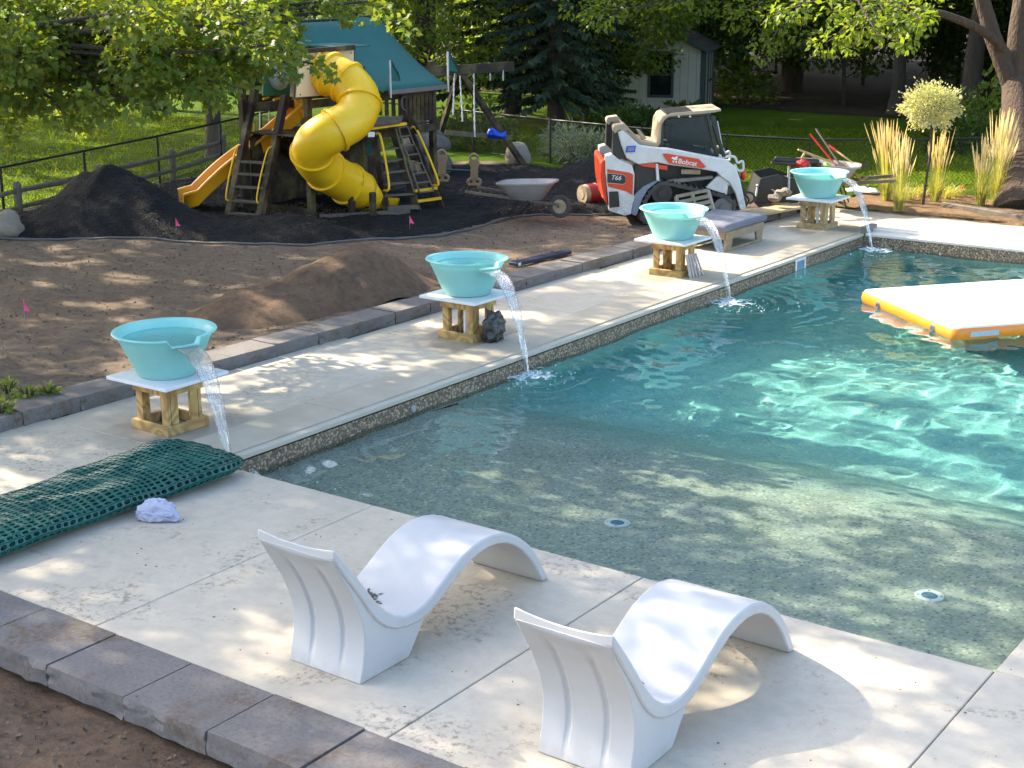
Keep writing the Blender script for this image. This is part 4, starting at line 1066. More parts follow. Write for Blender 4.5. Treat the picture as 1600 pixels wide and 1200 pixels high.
# rope net on the right half
nA = [lb[1].lerp(lt[1], .2+.78*k/7)+Vector((.1, .05, .02)) for k in range(8)]; nB = [lb[2].lerp(lt[2], .2+.78*k/7)+Vector((.1, -.16, .02)) for k in range(8)]
for k in range(8): part('net_rung', 'grey_wood', lambda q: q.tube([nA[k], nB[k]], .016, 6))
for nn_ in (nA, nB, [x_.lerp(y_, -.35) for x_, y_ in zip(nA, nB)]): part('net_rope', 'grey_wood', lambda q: q.tube([x_+Vector((.012*math.sin(i_*2), 0, .01*math.cos(i_*3))) for i_, x_ in enumerate(nn_)], .016, 6))
for c0_, c1_ in ((lb[0], lt[0]), (lb[2], lt[2])):
    o_ = Vector((.14, 0, .05)); part('safety_rail', 'yellow', lambda q: q.tube(spline([c0_.lerp(c1_, .26), c0_.lerp(c1_, .30)+o_, c0_.lerp(c1_, .9)+o_, c0_.lerp(c1_, .94)], 5), .022, 8), smooth=60)
part('grab_loop', 'grey_pl', lambda q: q.tube(spline([PX(634, 150, -17.3), PX(628, 154, -17.2), PX(628, 168, -17.2), PX(634, 173, -17.3)], 4), .018, 6), smooth=60)
part('climb_board', 'grey_wood', lambda q: q.solid([PX(582, 185, -17.2), PX(630, 182, -17.2), PX(626, 192, -17.05), PX(580, 198, -17.05)], .04))
part('cross_brace', 'play_wood', lambda q: q.beam(PX(640, 180, -17.4), PX(652, 205, -17.0), .05, .12))
part('sign_plate', M['white_pl'], lambda q: q.solid([PX(575, 206, -17.0), PX(585, 206, -17.0), PX(585, 214, -17.0), PX(575, 214, -17.0)], .01))
# lower beams, and a dark board added for the shade under the tower
part('lower_beam', 'play_wood', lambda q: q.beam((TX0, TY0, GZ+.06), (TX0, TY1, GZ+.06), .09, .12)); part('lower_beam', 'play_wood', lambda q: q.beam((TX0, TY0, GZ+.05), (TX1, TY0, GZ+.05), .09, .12))
part('hung_tarp', 'roof_tarp', lambda q: q.solid([PX(556, 222, -18.2), PX(575, 216, -18.2), PX(586, 240, -18.2), PX(570, 243, -18.2)], .03))
part('shade_backing', 'play_wood', lambda q: q.box((TX0+.05, (TY0+TY1)/2, .78), (.04, TY1-TY0-.2, 1.2)))

# --- swing frame behind the tower
sw = thing('swing_frame', 'dark wooden swing frame with hanging chains behind the playset', 'swing', (-18.9, 25.5, .15))
B0, B1 = at(575, 117, 29.6), at(802, 104, 31.3)
b = MB(); b.beam(B0, B1, .10, .20); b.build('top_beam', M['play_wood'], sw, world=True, bevel=.006)
ft = G(822, 256, .1); tp_ = at(718, 112, 30.7)
b = MB(); b.beam(ft-Vector((0, 0, .1)), tp_, .10, .12); b.build('leg', M['play_wood'], sw, world=True, bevel=.006)
ft2 = G(668, 262, .1); ft2 = ft2+FWD*1.4; ft2.z = .1
b = MB(); b.beam(ft2-Vector((0, 0, .1)), tp_, .10, .12); b.build('leg', M['play_wood'], sw, world=True, bevel=.006)
b = MB(); b.beam(at(695, 207, 31.0), at(797, 215, 31.6), .05, .10); b.build('cross_rail', M['grey_wood'], sw, world=True)
for (pa, ya, pb, yb, d) in ((650, 120, 650, 188, 30.1), (667, 118, 669, 203, 30.2), (710, 115, 708, 180, 30.5), (718, 107, 723, 190, 30.7), (740, 106, 742, 214, 30.8)):
    b = MB(); pts = [at(pa, ya, d).lerp(at(pb, yb, d), k/16) for k in range(17)]; b.tube(pts, [.013 if k % 2 else .022 for k in range(17)], 5); b.build('chain', M['chain'], sw, world=True)
for px in (766, 786):
    b = MB(); b.tube([at(px, 110, 31.1), at(px, 126, 31.1)], .02, 6); b.build('swing_hanger', M['chain'], sw, world=True)
b = MB(); b.tube(spline([at(752, 107, 31.0), at(751, 112, 31.0), at(757, 114, 31.0)], 3), .022, 6); b.build('hook', M['chain'], sw, world=True)
# --- blue toddler seat on the rail
p0_ = at(776, 208, 31.4)
bs = thing('toddler_seat', 'bright blue plastic toddler seat behind the swing frame', 'toddler seat', p0_-Vector((0, 0, .12)))
M['blue'] = pm('blue_plastic', (.006, .075, .62), (.005, .055, .5), 4, .35, .05)
b = MB(); rr = Vector((RGT.x, RGT.y, 0)).normalized(); ff = Vector((FWD.x, FWD.y, 0)).normalized()
rings = []
for k, (s, h_, w_) in enumerate(((-.20, .14, .06), (-.17, .23, .12), (-.08, .24, .15), (.02, .17, .15), (.10, .12, .14), (.17, .14, .12), (.20, .18, .05))):
    rings.append([rr*s+ff*w_*math.cos(a)+Vector((0, 0, h_*.5+h_*.5*math.sin(a))) for a in [i*math.pi/6 for i in range(12)]])
b.loft(rings); b.build('seat_shell', M['blue'], bs, smooth=60)
b = MB(); b.tube([rr*(-.11)+ff*-.14+rr*.055*math.cos(a)+Vector((0, 0, .15+.05*math.sin(a))) for a in [i*math.pi/8 for i in range(17)]], .012, 6); b.build('seat_rim', M['blue'], bs, smooth=60)
# --- tan glider seats
for (px, y0_, y1_, lab) in ((691, 238, 285, 'tan plastic glider seat nearer the climbing ladder'), (741, 241, 291, 'tan plastic glider seat nearer the wheelbarrow')):
    d = 28.6; base = at(px, y1_, d); t = thing('glider_horse', lab, 'glider', base, 0, 'tan glider seats under the swing frame')
    hgt = (y1_-y0_)*d/FPX
    def gp_(u, v): return rr*u*d/FPX+Vector((0, 0, v*d/FPX))
    b = MB(); b.solid([gp_(-6, 12), gp_(6, 12), gp_(6.5, 30), (gp_(9, 36)), gp_(9, 40), gp_(5, 42), gp_(-5, 42), gp_(-8, 40), gp_(-8, 36), gp_(-5.5, 30)], .07, ff); b.build('seat_post', M['tan_pl'], t, bevel=.012)
    b = MB(); b.tube(spline([gp_(-5, 40), gp_(-5.5, 46), gp_(0, 50), gp_(5.5, 46), gp_(5, 40)], 5), .028, 8); b.build('handle_loop', M['tan_pl'], t, smooth=60)
    for s in (-1, 1):
        b = MB(); b.tube([gp_(s*5, 7)+Vector((0, 0, .055*math.sin(a)))+rr*.06*math.cos(a) for a in [i*math.pi/6 for i in range(13)]], .03, 8); b.build('foot_ring', M['tan_pl'], t, smooth=60)
    b = MB(); b.solid([gp_(-10, 1), gp_(10, 1), gp_(10, 4), gp_(-10, 4)], .09, ff); b.build('foot_bar', M['tan_pl'], t, bevel=.01)
b = MB(); b.tube([at(697, 265, 28.7), at(735, 267, 28.7)], .022, 8)
tag(b.build('glider_bar', pm('teal_steel', (.02, .07, .08), None, 6, .5, .05)), 'dark teal bar joining the two tan glider seats', 'bar')

# --- pink marker flags
M['pink'] = pm('pink_vinyl', (.85, .06, .22), (.75, .04, .17), 5, .5, 0)
for (px, py, lab) in ((38, 492, 'pink marker flag in the brown soil at far left'), (275, 358, 'pink marker flag in black mulch by the flat slide'), (640, 354, 'pink marker flag in black mulch by the climbing ladder')):
    z_ = .12 if py > 400 else .22; g = G(px, py, z_); t = thing('marker_flag', lab, 'marker flag', g, 0, 'pink marker flags')
    sc_ = 1.0 if py > 400 else .9
    b = MB(); b.tube([(0, 0, -.05), (.01, 0, .20*sc_)], .003, 5); b.build('wire', M['chain'], t)
    b = MB(); b.add([(0, 0, .05), (.03, -.02, .06), (.075, .03, .05), (.03, .01, .13), (.01, 0, .20*sc_), (.0, .0, .19*sc_)], [(0, 1, 3), (1, 2, 3), (3, 2, 4), (0, 3, 5), (3, 4, 5)]); o = b.build('vinyl', M['pink'], t)
# --- bed edging
b = MB(); pts = []
for (x, y) in MUL[0:10]: pts.append(Vector((x+.03, y-.04, 0)))
pts = spline(pts, 8)
for q in pts: q.z = soil_z(q.x, q.y)+.02
b.tube(pts, .018, 6); tag(b.build('bed_edging', pm('edging', (.10, .10, .105), (.07, .07, .07), 6, .5, .1)), 'thin dark edging strip along the front of the black mulch', 'edging')

# --- boulders
M['rock'] = pm('fieldstone', (.28, .235, .185), (.19, .16, .13), 4, .85, .6, 14, dist=.04)
M['rock_dark'] = pm('grey_boulder', (.12, .11, .105), (.08, .075, .07), 3, .85, .6, 12, dist=.04)
b = MB(); g = G(8, 368, .08); b.blob((g.x, g.y, g.z+.14), (.40, .30, .24), 3, .28, 1.1, 2); tag(b.build('boulder', M['rock'], smooth=60), 'tan fieldstone at the left edge beside the mulch pile', 'boulder')
for (px, py, d, r_, sd_, lab) in ((668, 216, 30.6, .36, 4, 'grey boulder stacked above others behind the climbing ladder'), (676, 226, 30.2, .36, 5, 'brown boulder right of the stack behind the climbing ladder'), (655, 232, 30.3, .40, 6, 'dark boulder low in the stack behind the climbing ladder'), (660, 196, 31.3, .30, 9, 'flat topped boulder at the back of the stack behind the ladder')):
    b = MB(); c_ = at(px, py, d); b.blob(c_, (r_, r_*.9, r_*.62), 3, .3, 1.2, sd_); tag(b.build('boulder', M['rock_dark'], smooth=60), lab, 'boulder', 'boulders behind the playset')
    if c_.z > .75: 
        b = MB(); b.blob((c_.x, c_.y, c_.z*.45), (r_*1.1, r_, c_.z*.5), 3, .2, 1.2, sd_+20); o = b.build('boulder', M['rock_dark'], smooth=60); tag(o, lab.replace('boulder', 'supporting boulder', 1), 'boulder', 'boulders behind the playset')
b = MB(); c_ = at(808, 213, 32.5); b.blob((c_.x, c_.y, .20), (.30, .28, .34), 3, .25, 1.1, 8); tag(b.build('boulder', M['rock'], smooth=60), 'rounded pale boulder beside the blue toddler seat', 'boulder')

# --- fences
M['black_metal'] = pm('black_vinyl', (.006, .007, .007), (.01, .01, .01), 8, .4, .05)
M['rail_wood'] = m_lumber('split_cedar', (.16, .125, .09), (.11, .085, .065))
def chain_fence(pts, label, z=1.0, cell=.075, mesh_range=None):
    t = thing('chain_link_fence', label, 'fence', (pts[0][0], pts[0][1], .03))
    top = [Vector((x, y, z)) for x, y in pts]
    b = MB(); b.tube(top, .022, 8); b.build('top_rail', M['black_metal'], t, smooth=60, world=True)
    b_ = MB(); nn_ = 0
    for a_, c_ in zip(top, top[1:]):
        L = (c_-a_).length; k = max(1, round(L/2.4))
        for i in range(k):
            p_ = a_.lerp(c_, i/k); q = MB(); q.tube([(p_.x, p_.y, 0), (p_.x, p_.y, z+.03)], .026, 8); q.build('post', M['black_metal'], t, smooth=60, world=True)
        n = int(L/cell); d_ = (c_-a_)/L; h_ = z-.06
        for i in range(n+int(h_/cell)):
            for sgn in (1, -1):
                u0 = i*cell-(h_ if sgn > 0 else 0); u1 = u0+sgn*h_ if sgn > 0 else u0-h_
                z0, z1 = .06, z
                if sgn > 0: ua, za, ub, zb = u0, z0, u0+h_, z1
                else: ua, za, ub, zb = i*cell, z0, i*cell-h_, z1
                for _ in range(1):
                    lo_, hi_ = min(ua, ub), max(ua, ub)
                    if hi_ <= 0 or lo_ >= L: continue
                    def clip(u):
                        return za+(zb-za)*(u-ua)/(ub-ua)
                    u_a, u_b = max(0, lo_), min(L, hi_)
                    p_ = a_+d_*u_a; r_ = a_+d_*u_b; p_.z = clip(u_a); r_.z = clip(u_b)
                    w = .0022; n_ = Vector((-d_.y, d_.x, 0))
                    e_ = (r_-p_).normalized().cross(n_)*w
                    b_.add([p_-e_, p_+e_, r_+e_, r_-e_, p_+n_*w, r_+n_*w], [(0, 1, 2, 3), (0, 4, 5, 3), (4, 1, 2, 5)])
    tag(b_.build('wire_mesh', M['black_metal'], t, world=True), kind='stuff')
    b = MB(); b.tube([Vector((q.x, q.y, .08)) for q in top], .006, 5); b.build('tension_wire', M['black_metal'], t, world=True)
    return t
chain_fence([(-20.9, 12.5), (-21.7, 15.24), (-22.48, 17.61), (-23.31, 20.1), (-24.35, 22.8), (-25.2, 24.9), (-26.2, 28.9)], 'black chain-link fence on the left of the playset', cell=.11)
chain_fence([(-26.2, 28.9), (-23.9, 28.6), (-18.67, 27.4), (-16.03, 26.95), (-13.92, 26.75), (-12.2, 26.95), (-10.3, 28.3), (-8.96, 29.8), (-7.5, 31.2)], 'black chain-link fence across the back behind the loader and grasses', cell=.085)
sr = thing('split_rail_fence', 'low weathered split-rail fence left of the black mulch pile', 'fence', (-22.0, 16.5, .03))
PP = [(-20.85, 13.0), (-21.74, 15.56), (-22.52, 17.95), (-23.28, 20.42), (-24.5, 23.0)]
for (x, y) in PP:
    b = MB(); b.tube([(x, y, -.05), (x+.01, y, .3), (x, y+.01, .66), (x, y, .72)], [.075, .07, .072, .05], 7); b.build('post', M['rail_wood'], sr, world=True)
for (a_, c_) in zip(PP, PP[1:]):
    for z_ in (.28, .56):
        b = MB(); b.tube([(a_[0], a_[1], z_), ((a_[0]+c_[0])/2+.02, (a_[1]+c_[1])/2, z_+random.uniform(-.02, .03)), (c_[0], c_[1], z_+random.uniform(-.02, .02))], [.035, .055, .036], 6); b.build('rail', M['rail_wood'], sr, world=True)

# --- shed under the trees
C0 = Vector((-22.0, 40.65, .05)); dA = Vector((-.93, -.37, 0)); dB = Vector((-.37, .93, 0))
sh_ = thing('shed', 'small pale grey garden shed with dark trim under the trees', 'shed', C0)
M['siding'] = pm('pale_siding', (.38, .37, .325), (.33, .32, .285), 3, .8, .1)
M['trim'] = pm('green_trim', (.035, .055, .055), (.025, .04, .04), 4, .7, .1); M['shingle'] = pm('dark_shingle', (.045, .038, .036), (.03, .026, .026), 14, .9, .5)
WA, WB, EZ, RZ = 2.75, 2.5, 1.85, 2.55
U = Vector((0, 0, 1))
for k in range(11):        # front gable wall: vertical boards
    u0, u1 = k*WA/11, (k+1)*WA/11-.008; f = lambda u: EZ+(RZ-EZ)*(1-abs(u-WA/2)/(WA/2))
    if .95 < (u0+u1)/2 < 1.72: pl = [(u0, 1.75), (u1, 1.75), (u1, f(u1)), (u0, f(u0))]
    else: pl = [(u0, 0), (u1, 0), (u1, f(u1)), (u0, f(u0))]
    b = MB(); b.prism(pl, C0, dA, U, dB, 0, .03); b.build('wall_board', M['siding'], sh_, world=True)
    if .95 < (u0+u1)/2 < 1.72:
        b = MB(); b.prism([(u0, 0), (u1, 0), (u1, .38), (u0, .38)], C0, dA, U, dB, 0, .03); b.build('wall_board', M['siding'], sh_, world=True)
for k in range(9):
    u0, u1 = .035+k*(WB-.07)/9, .035+(k+1)*(WB-.07)/9-.008
    b = MB(); b.prism([(u0, 0), (u1, 0), (u1, EZ), (u0, EZ)], C0, dB, U, dA, 0, .03); b.build('wall_board', M['siding'], sh_, world=True)
b = MB(); b.prism([(0, 0), (WB, 0), (WB, EZ), (0, EZ)], C0+dA*WA, dB, U, dA, -.03, 0); b.prism([(0, 0), (WA, 0), (WA, EZ), (WA/2, RZ), (0, EZ)], C0+dB*WB, dA, U, dB, -.03, 0); b.build('back_wall', M['siding'], sh_, world=True)
for O_, ax_ in ((C0, dA), (C0, dB), (C0+dA*WA, -dA), (C0+dB*WB, -dB)):
    b = MB(); b.prism([(0, 0), (.12, 0), (.12, EZ-.02), (0, EZ-.02)], O_, ax_, U, (dB if abs(ax_.dot(dA)) > .5 else dA), -.028, -.003); b.build('corner_trim', M['trim'], sh_, world=True)
wf = MB()
for (u0, u1, v0, v1) in ((.94, 1.02, .36, 1.78), (1.66, 1.74, .36, 1.78), (1.02, 1.66, .36, .44), (1.02, 1.66, 1.70, 1.78), (1.02, 1.66, 1.03, 1.11)): wf.prism([(u0, v0), (u1, v0), (u1, v1), (u0, v1)], C0, dA, U, dB, -.03, .05)
wn_ = wf.build('window_frame', M['trim'], sh_, world=True)
b = MB(); b.prism([(1.02, .44), (1.66, .44), (1.66, 1.70), (1.02, 1.70)], C0, dA, U, dB, .01, .02); b.build('pane', pm('dark_glass', (.01, .012, .014), None, 4, .08, 0), wn_, world=True)
dr = MB()
for k in range(4): dr.prism([(.75+k*.27, .05), (.985+k*.27, .05), (.985+k*.27, 1.68), (.75+k*.27, 1.68)], C0, dB, U, dA, -.03, -.004)
dr = dr.build('door', M['siding'], sh_, world=True); tag(dr)
for (u0, u1, v0, v1) in ((.68, .75, .03, 1.74), (1.82, 1.89, .03, 1.74), (1.25, 1.31, .05, 1.68), (.75, 1.82, 1.68, 1.74), (.75, 1.82, .8, .88)):
    b = MB(); b.prism([(u0, v0), (u1, v0), (u1, v1), (u0, v1)], C0, dB, U, dA, -.05, -.031); b.build('door_trim', M['trim'], dr, world=True)
for sg in (0, 1):
    for k in range(8):
        t0, t1 = k/8, (k+1)/8+.02
        def rp(t_, v_): 
            u = (WA+.22)*(0 if sg == 0 else 1)-(.22 if sg == 0 else 0)
            uu = u+(WA/2-u)*t_; return C0+dA*uu+dB*v_+U*(EZ-.10+(RZ+.06-EZ+.10)*t_+(.012 if k % 2 else 0)+.03)
        b = MB(); b.solid([rp(t0, -.2), rp(t1, -.2), rp(t1, WB+.2), rp(t0, WB+.2)], .025); b.build('roof_course', M['shingle'], sh_, world=True)
b = MB(); b.beam(C0+dA*(-.20)-dB*.215+U*(EZ-.10), C0+dA*WA/2-dB*.215+U*(RZ+.03), .02, .12); b.build('barge_board', M['trim'], sh_, world=True)
b = MB(); b.beam(C0+dA*(WA+.20)-dB*.215+U*(EZ-.10), C0+dA*WA/2-dB*.216+U*(RZ+.03), .02, .12); b.build('barge_board', M['trim'], sh_, world=True)

# ================================================================== compact track loader
P0 = G(999, 352, .10); LA_ = Vector((.80, .60, 0)).normalized(); LN = Vector((LA_.y, -LA_.x, 0)); LU = Vector((0, 0, 1))
ld = thing('track_loader', 'white and red compact track loader parked on the soil behind the third bowl', 'loader', (P0.x, P0.y, .08))
def m_paint(name, a, b_):
    k = NT(name); sp = k.n('ShaderNodeSeparateXYZ'); k.l(k.pos(), sp.inputs[0]); c = k.mix(k.ramp(k.noise(3, 4), [(.3, 0), (.7, 1)]), a, b_)
    low = k.ramp(sp.outputs[2], [(.25, .75), (.9, .18)]); mud = k.math('MULTIPLY', k.ramp(k.noise(7, 6, .75), [(.42, 0), (.66, 1)]), low)
    k.col(k.mix(mud, c, (.30, .23, .155))); k.set(Roughness=k.ramp(k.noise(6, 4), [(.3, .32), (.7, .6)])); return k.m
M['lw'] = m_paint('white_paint', (.66, .655, .64), (.58, .57, .55)); M['lr'] = pm('red_paint', (.62, .055, .015), (.55, .045, .012), 3, .35, .03)
M['lk'] = pm('black_paint', (.012, .012, .013), (.02, .02, .02), 6, .45, .1); M['lg'] = pm('dusty_rubber', (.045, .042, .04), (.085, .075, .065), 9, .85, .5)
M['lt'] = pm('dusty_tan', (.42, .33, .22), (.32, .25, .17), 5, .6, .1); M['steel'] = pm('dusty_steel', (.16, .15, .14), (.22, .2, .18), 8, .5, .2, metal=.6)
M['lblue'] = pm('fender_shade_grey', (.20, .23, .29), (.17, .195, .25), 3, .45, .05)  # bluish shade of the fender put into its paint; sticker field shares it
gk = NT('cab_glass'); gk.col((.03, .05, .05)); gk.set(Roughness=.04, Alpha=.45); M['cabglass'] = gk.m
def LC(X, Y, off=0):
    """a sighting of the loader's flank -> (along, up) in the plane off metres behind the near flank"""
    q = PL(900+X/4.444, 150+Y/4.444, P0-LN*off, LN); return ((q-P0).dot(LA_), q.z)
def lpart(name, mat, poly, t0, t1, off=None, par=None, bevel=.008, smooth=None):
    """outline given as sightings; from depth t0 to t1 behind the near flank"""
    b_ = MB(); o_ = t0 if off is None else off
    b_.prism([LC(X, Y, o_) for X, Y in poly], P0, LA_, LU, -LN, t0, t1)
    return b_.build(name, M[mat], par or ld, bevel=bevel, world=True, smooth=smooth)
def L3(s, z, off): return P0+LA_*s+LU*(z-P0.z)-LN*off
def lbox(name, mat, s0, s1, z0, z1, t0, t1, par=None, bevel=.008):
    b_ = MB(); b_.prism([(s0, z0-P0.z), (s1, z0-P0.z), (s1, z1-P0.z), (s0, z1-P0.z)], P0, LA_, LU, -LN, t0, t1); return b_.build(name, M[mat], par or ld, bevel=bevel, world=True)
# the prism's up coordinate counts from P0
_LC = LC
def LC(X, Y, off=0):
    s, z = _LC(X, Y, off); return (s, z-P0.z)
WID = 1.68; TW = .40
# tracks: belt with lugs, sprocket, idlers, rollers
out_ = [LC(X, Y) for X, Y in ((447, 850), (450, 790), (478, 715), (520, 650), (565, 608), (610, 594), (660, 602), (900, 655), (1045, 690), (1090, 725))]
out_ = [(s, max(.03, z)) for s, z in out_]; sF = out_[-1][0]
out_ += [(sF+.06, .38), (sF+.05, .20), (sF-.06, .05), (sF-.22, 0), (.30, 0), (.12, .02), (.04, .08)]
cs = (sum(q[0] for q in out_)/len(out_), sum(q[1] for q in out_)/len(out_))
def track(t0):
    tr = MB(); n = len(out_); ins = []
    for i in range(n):
        a, c, e = out_[i-1], out_[i], out_[(i+1) % n]; d = Vector((e[0]-a[0], e[1]-a[1], 0)).normalized(); nn_ = Vector((-d.y, d.x, 0))
        if nn_.x*(cs[0]-c[0])+nn_.y*(cs[1]-c[1]) < 0: nn_ = -nn_
        ins.append((c[0]+nn_.x*.055, c[1]+nn_.y*.055))
    rings = [[L3(s, z+P0.z, t) for s, z in ring] for ring, t in ((out_, t0), (out_, t0+TW), (ins, t0+TW), (ins, t0))]
    rings.append(rings[0]); tr.loft(rings, cap=False)
    o = tr.build('track_belt', M['lg'], ld, world=True)
    lug = MB(); acc = 0
    for i in range(n):
        a, c = Vector((*out_[i], 0)), Vector((*out_[(i+1) % n], 0)); L = (c-a).length; k = max(1, int(L/.085)); d = (c-a)/L
        for j in range(k):
            m = a+d*(L*(j+.5)/k); nn_ = Vector((d.y, -d.x, 0))
            if nn_.x*(m.x-cs[0])+nn_.y*(m.y-cs[1]) < 0: nn_ = -nn_
            q = [m-d*.02, m+d*.02, m+d*.016+nn_*.024, m-d*.016+nn_*.024]
            lug.loft([[L3(p.x, p.y+P0.z, t0+.01) for p in q], [L3(p.x, p.y+P0.z, t0+TW-.01) for p in q]])
    tag(lug.build('tread_lug', M['lg'], o, world=True), kind='stuff')
    for (s, z, r_, mt) in ((LC(600, 680)[0], LC(600, 680)[1], .17, 'lk'), (.20, .21, .16, 'steel'), (sF-.14, .26, .19, 'steel'), (.52, .15, .10, 'steel'), (.80, .14, .10, 'steel'), (1.08, .14, .10, 'steel'), (1.36, .15, .10, 'steel')):
        w = MB(); w.tube([L3(s, z+P0.z, t0+.03), L3(s, z+P0.z, t0+TW-.03)], r_, 20); w.tube([L3(s, z+P0.z, t0+.005), L3(s, z+P0.z, t0+.03)], r_*.45, 14); w.build('track_wheel', M[mt], ld, smooth=40, world=True)
    lbw = MB(); lbw.beam(L3(.35, P0.z+.28, t0+.2), L3(sF-.3, P0.z+.30, t0+.2), TW*.6, .14); lbw.build('track_frame', M['lk'], ld, world=True)
track(0.0); track(WID-TW)
# body between the tracks
lpart('main_frame', 'lk', [(330, 520), (560, 470), (1000, 540), (1060, 690), (1000, 760), (420, 830), (340, 800)], TW-.02, WID-TW+.02, 0)
for t0, t1, sd_ in ((.02, .30, 0), (WID-.30, WID-.02, 1)):
    lpart('rear_panel', 'lw', [(205, 418), (250, 405), (297, 440), (390, 482), (408, 545), (402, 690), (408, 700), (392, 765), (384, 822), (340, 834), (232, 800), (222, 690), (207, 540)], t0, t1, 0)
    lpart('fender', 'lblue', [(402, 695), (470, 630), (560, 588), (600, 585), (560, 605), (500, 655), (462, 720), (436, 800), (420, 835), (388, 826), (394, 765)], t0+.02, t1-.02, 0)
    lpart('upright', 'lk', [(262, 225), (300, 250), (330, 340), (345, 440), (297, 440), (255, 405), (258, 330)], t0+.03, t1-.03, 0)
    lpart('engine_side', 'lk', [(408, 480), (555, 470), (575, 600), (520, 612), (470, 640), (415, 690)], t0+.06, t1+.05 if not sd_ else t1, 0)
    arm = lpart('lift_arm', 'lw', [(290, 250), (325, 238), (385, 292), (445, 345), (560, 362), (640, 366), (1035, 440), (1080, 470), (1110, 492), (1140, 580), (1182, 780), (1160, 800), (1138, 790), (1110, 680), (1068, 605), (1010, 562), (975, 528), (850, 505), (640, 478), (560, 462), (435, 476), (350, 432), (312, 335)], t0-.02 if not sd_ else t0+.06, t1-.12 if not sd_ else t1+.02, 0, bevel=.015)
    lpart('arm_cap', 'lt', [(258, 222), (268, 205), (340, 194), (358, 212), (375, 240), (330, 250), (300, 235), (275, 262), (262, 250)], t0, t1, 0)
    if not sd_: near_arm = arm
lpart('tailgate', 'lr', [(176, 475), (186, 455), (206, 450), (212, 560), (217, 700), (226, 768), (208, 745), (187, 650), (177, 545)], .08, WID-.08, 0)
lpart('hood', 'lt', [(345, 215), (375, 235), (465, 325), (600, 350), (580, 375), (440, 345)], .32, WID-.32, 0)
lpart('hood_fin', 'lt', [(442, 252), (470, 262), (515, 318), (478, 328)], .5, .62, 0)
lpart('red_bracket', 'lr', [(432, 478), (550, 465), (552, 502), (470, 492)], -.005, .2, 0); lpart('red_bracket', 'lr', [(570, 478), (636, 484), (636, 516), (572, 508)], -.004, .2, 0)
lpart('inner_link', 'lw', [(552, 470), (572, 472), (580, 590), (560, 590)], .0, .12, 0)
lpart('lower_link', 'lw', [(985, 560), (1010, 562), (1062, 600), (1052, 690), (905, 640)], .05, .14, 0)
lpart('cylinder', 'steel', [(640, 590), (960, 560), (965, 585), (645, 620)], .14, .22, 0)
lpart('grille_plate', 'lt', [(740, 518), (875, 520), (875, 555), (738, 552)], .16, .19, 0)
# decals on the near flank
dz = -.022
sw_ = lpart('swoosh', 'lr', [(217, 508), (375, 533), (398, 547), (394, 690), (350, 664), (223, 630), (220, 606), (330, 616), (345, 606), (345, 560), (328, 546), (219, 534)], .015, .04, 0, bevel=0)
bx_ = lpart('model_plate', 'lk', [(218, 538), (328, 549), (343, 562), (343, 602), (330, 612), (218, 602)], .012, .04, 0, bevel=0)
lpart('access_box', 'lk', [(230, 665), (295, 663), (304, 770), (232, 778)], .005, .06, 0)
lpart('arm_decal', 'lr', [(600, 401), (625, 398), (852, 436), (902, 490), (880, 500), (642, 466)], -.024, -.01, 0, par=near_arm, bevel=0)
lpart('info_sticker', 'blue', [(352, 348), (416, 344), (408, 388), (344, 390)], -.024, -.01, 0, par=near_arm, bevel=0)
lpart('info_sticker_field', 'lblue', [(362, 356), (406, 353), (400, 381), (355, 383)], -.026, -.02, 0, par=near_arm, bevel=0)
wm = pm('white_vinyl', (.8, .8, .8), None, 4, .4, 0)
a0, a1 = LC(715, 452), LC(832, 470); ctr = ((a0[0]+a1[0])/2, (a0[1]+a1[1])/2); ax_ = LA_*(a1[0]-a0[0])+LU*(a1[1]-a0[1]); tl = ax_.length
me = text_mesh('Bobcat', tl*.40, wm, bold=.001); place(me, 'lettering', near_arm, L3(ctr[0], ctr[1]+P0.z, -.027), ax_, LN.cross(ax_))
a0, a1 = LC(240, 568), LC(315, 572); ctr = ((a0[0]+a1[0])/2, (a0[1]+a1[1])/2); ax_ = LA_*(a1[0]-a0[0])+LU*(a1[1]-a0[1])
me = text_mesh('T66', ax_.length*.60, wm, shear=.25, bold=0); place(me, 'lettering', bx_, L3(ctr[0], ctr[1]+P0.z, .009), ax_, LN.cross(ax_))
lg = MB()     # the emblem: a snarling cat's head in a few white strokes
for poly in ([(660, 432), (672, 420), (682, 428), (690, 420), (708, 418), (700, 432), (708, 440), (692, 440), (684, 446), (674, 438)], [(668, 446), (680, 450), (676, 466), (670, 458)], [(688, 450), (698, 446), (702, 460), (694, 468), (690, 460)]):
    lg.prism([LC(X, Y) for X, Y in poly], P0, LA_, LU, -LN, -.027, -.021)
lg.build('emblem', wm, near_arm, world=True)
# cab
c0, c1 = .36, WID-.36
cabp = [(612, 372), (606, 330), (618, 195), (650, 163), (920, 140), (960, 140), (1050, 436), (1000, 436)]
def frame_beam(name, mat, a, c, w, h, off, par=None):
    s0_, z0_ = LC(*a, 0); s1_, z1_ = LC(*c, 0); b_ = MB(); b_.beam(L3(s0_, z0_+P0.z, off), L3(s1_, z1_+P0.z, off), w, h, tuple(LN)); return b_.build(name, M[mat], par or ld, world=True, bevel=.006)
for off in (c0+.03, c1-.03):
    for a, c in (((612, 375), (620, 190)), ((620, 195), (655, 160)), ((650, 160), (955, 136)), ((935, 140), (1005, 440)), ((612, 372), (1005, 436)), ((965, 150), (1052, 440))):
        frame_beam('cab_pillar', 'lk', a, c, .06, .07, off)
    b_ = MB(); b_.prism([LC(X, Y) for X, Y in ((630, 360), (640, 195), (660, 178), (925, 155), (995, 425))], P0, LA_, LU, -LN, off-.004, off+.004); b_.build('side_window', M['cabglass'], ld, world=True)
frame_beam('cab_header', 'lk', (650, 150), (960, 128), .08, c1-c0, (c0+c1)/2)
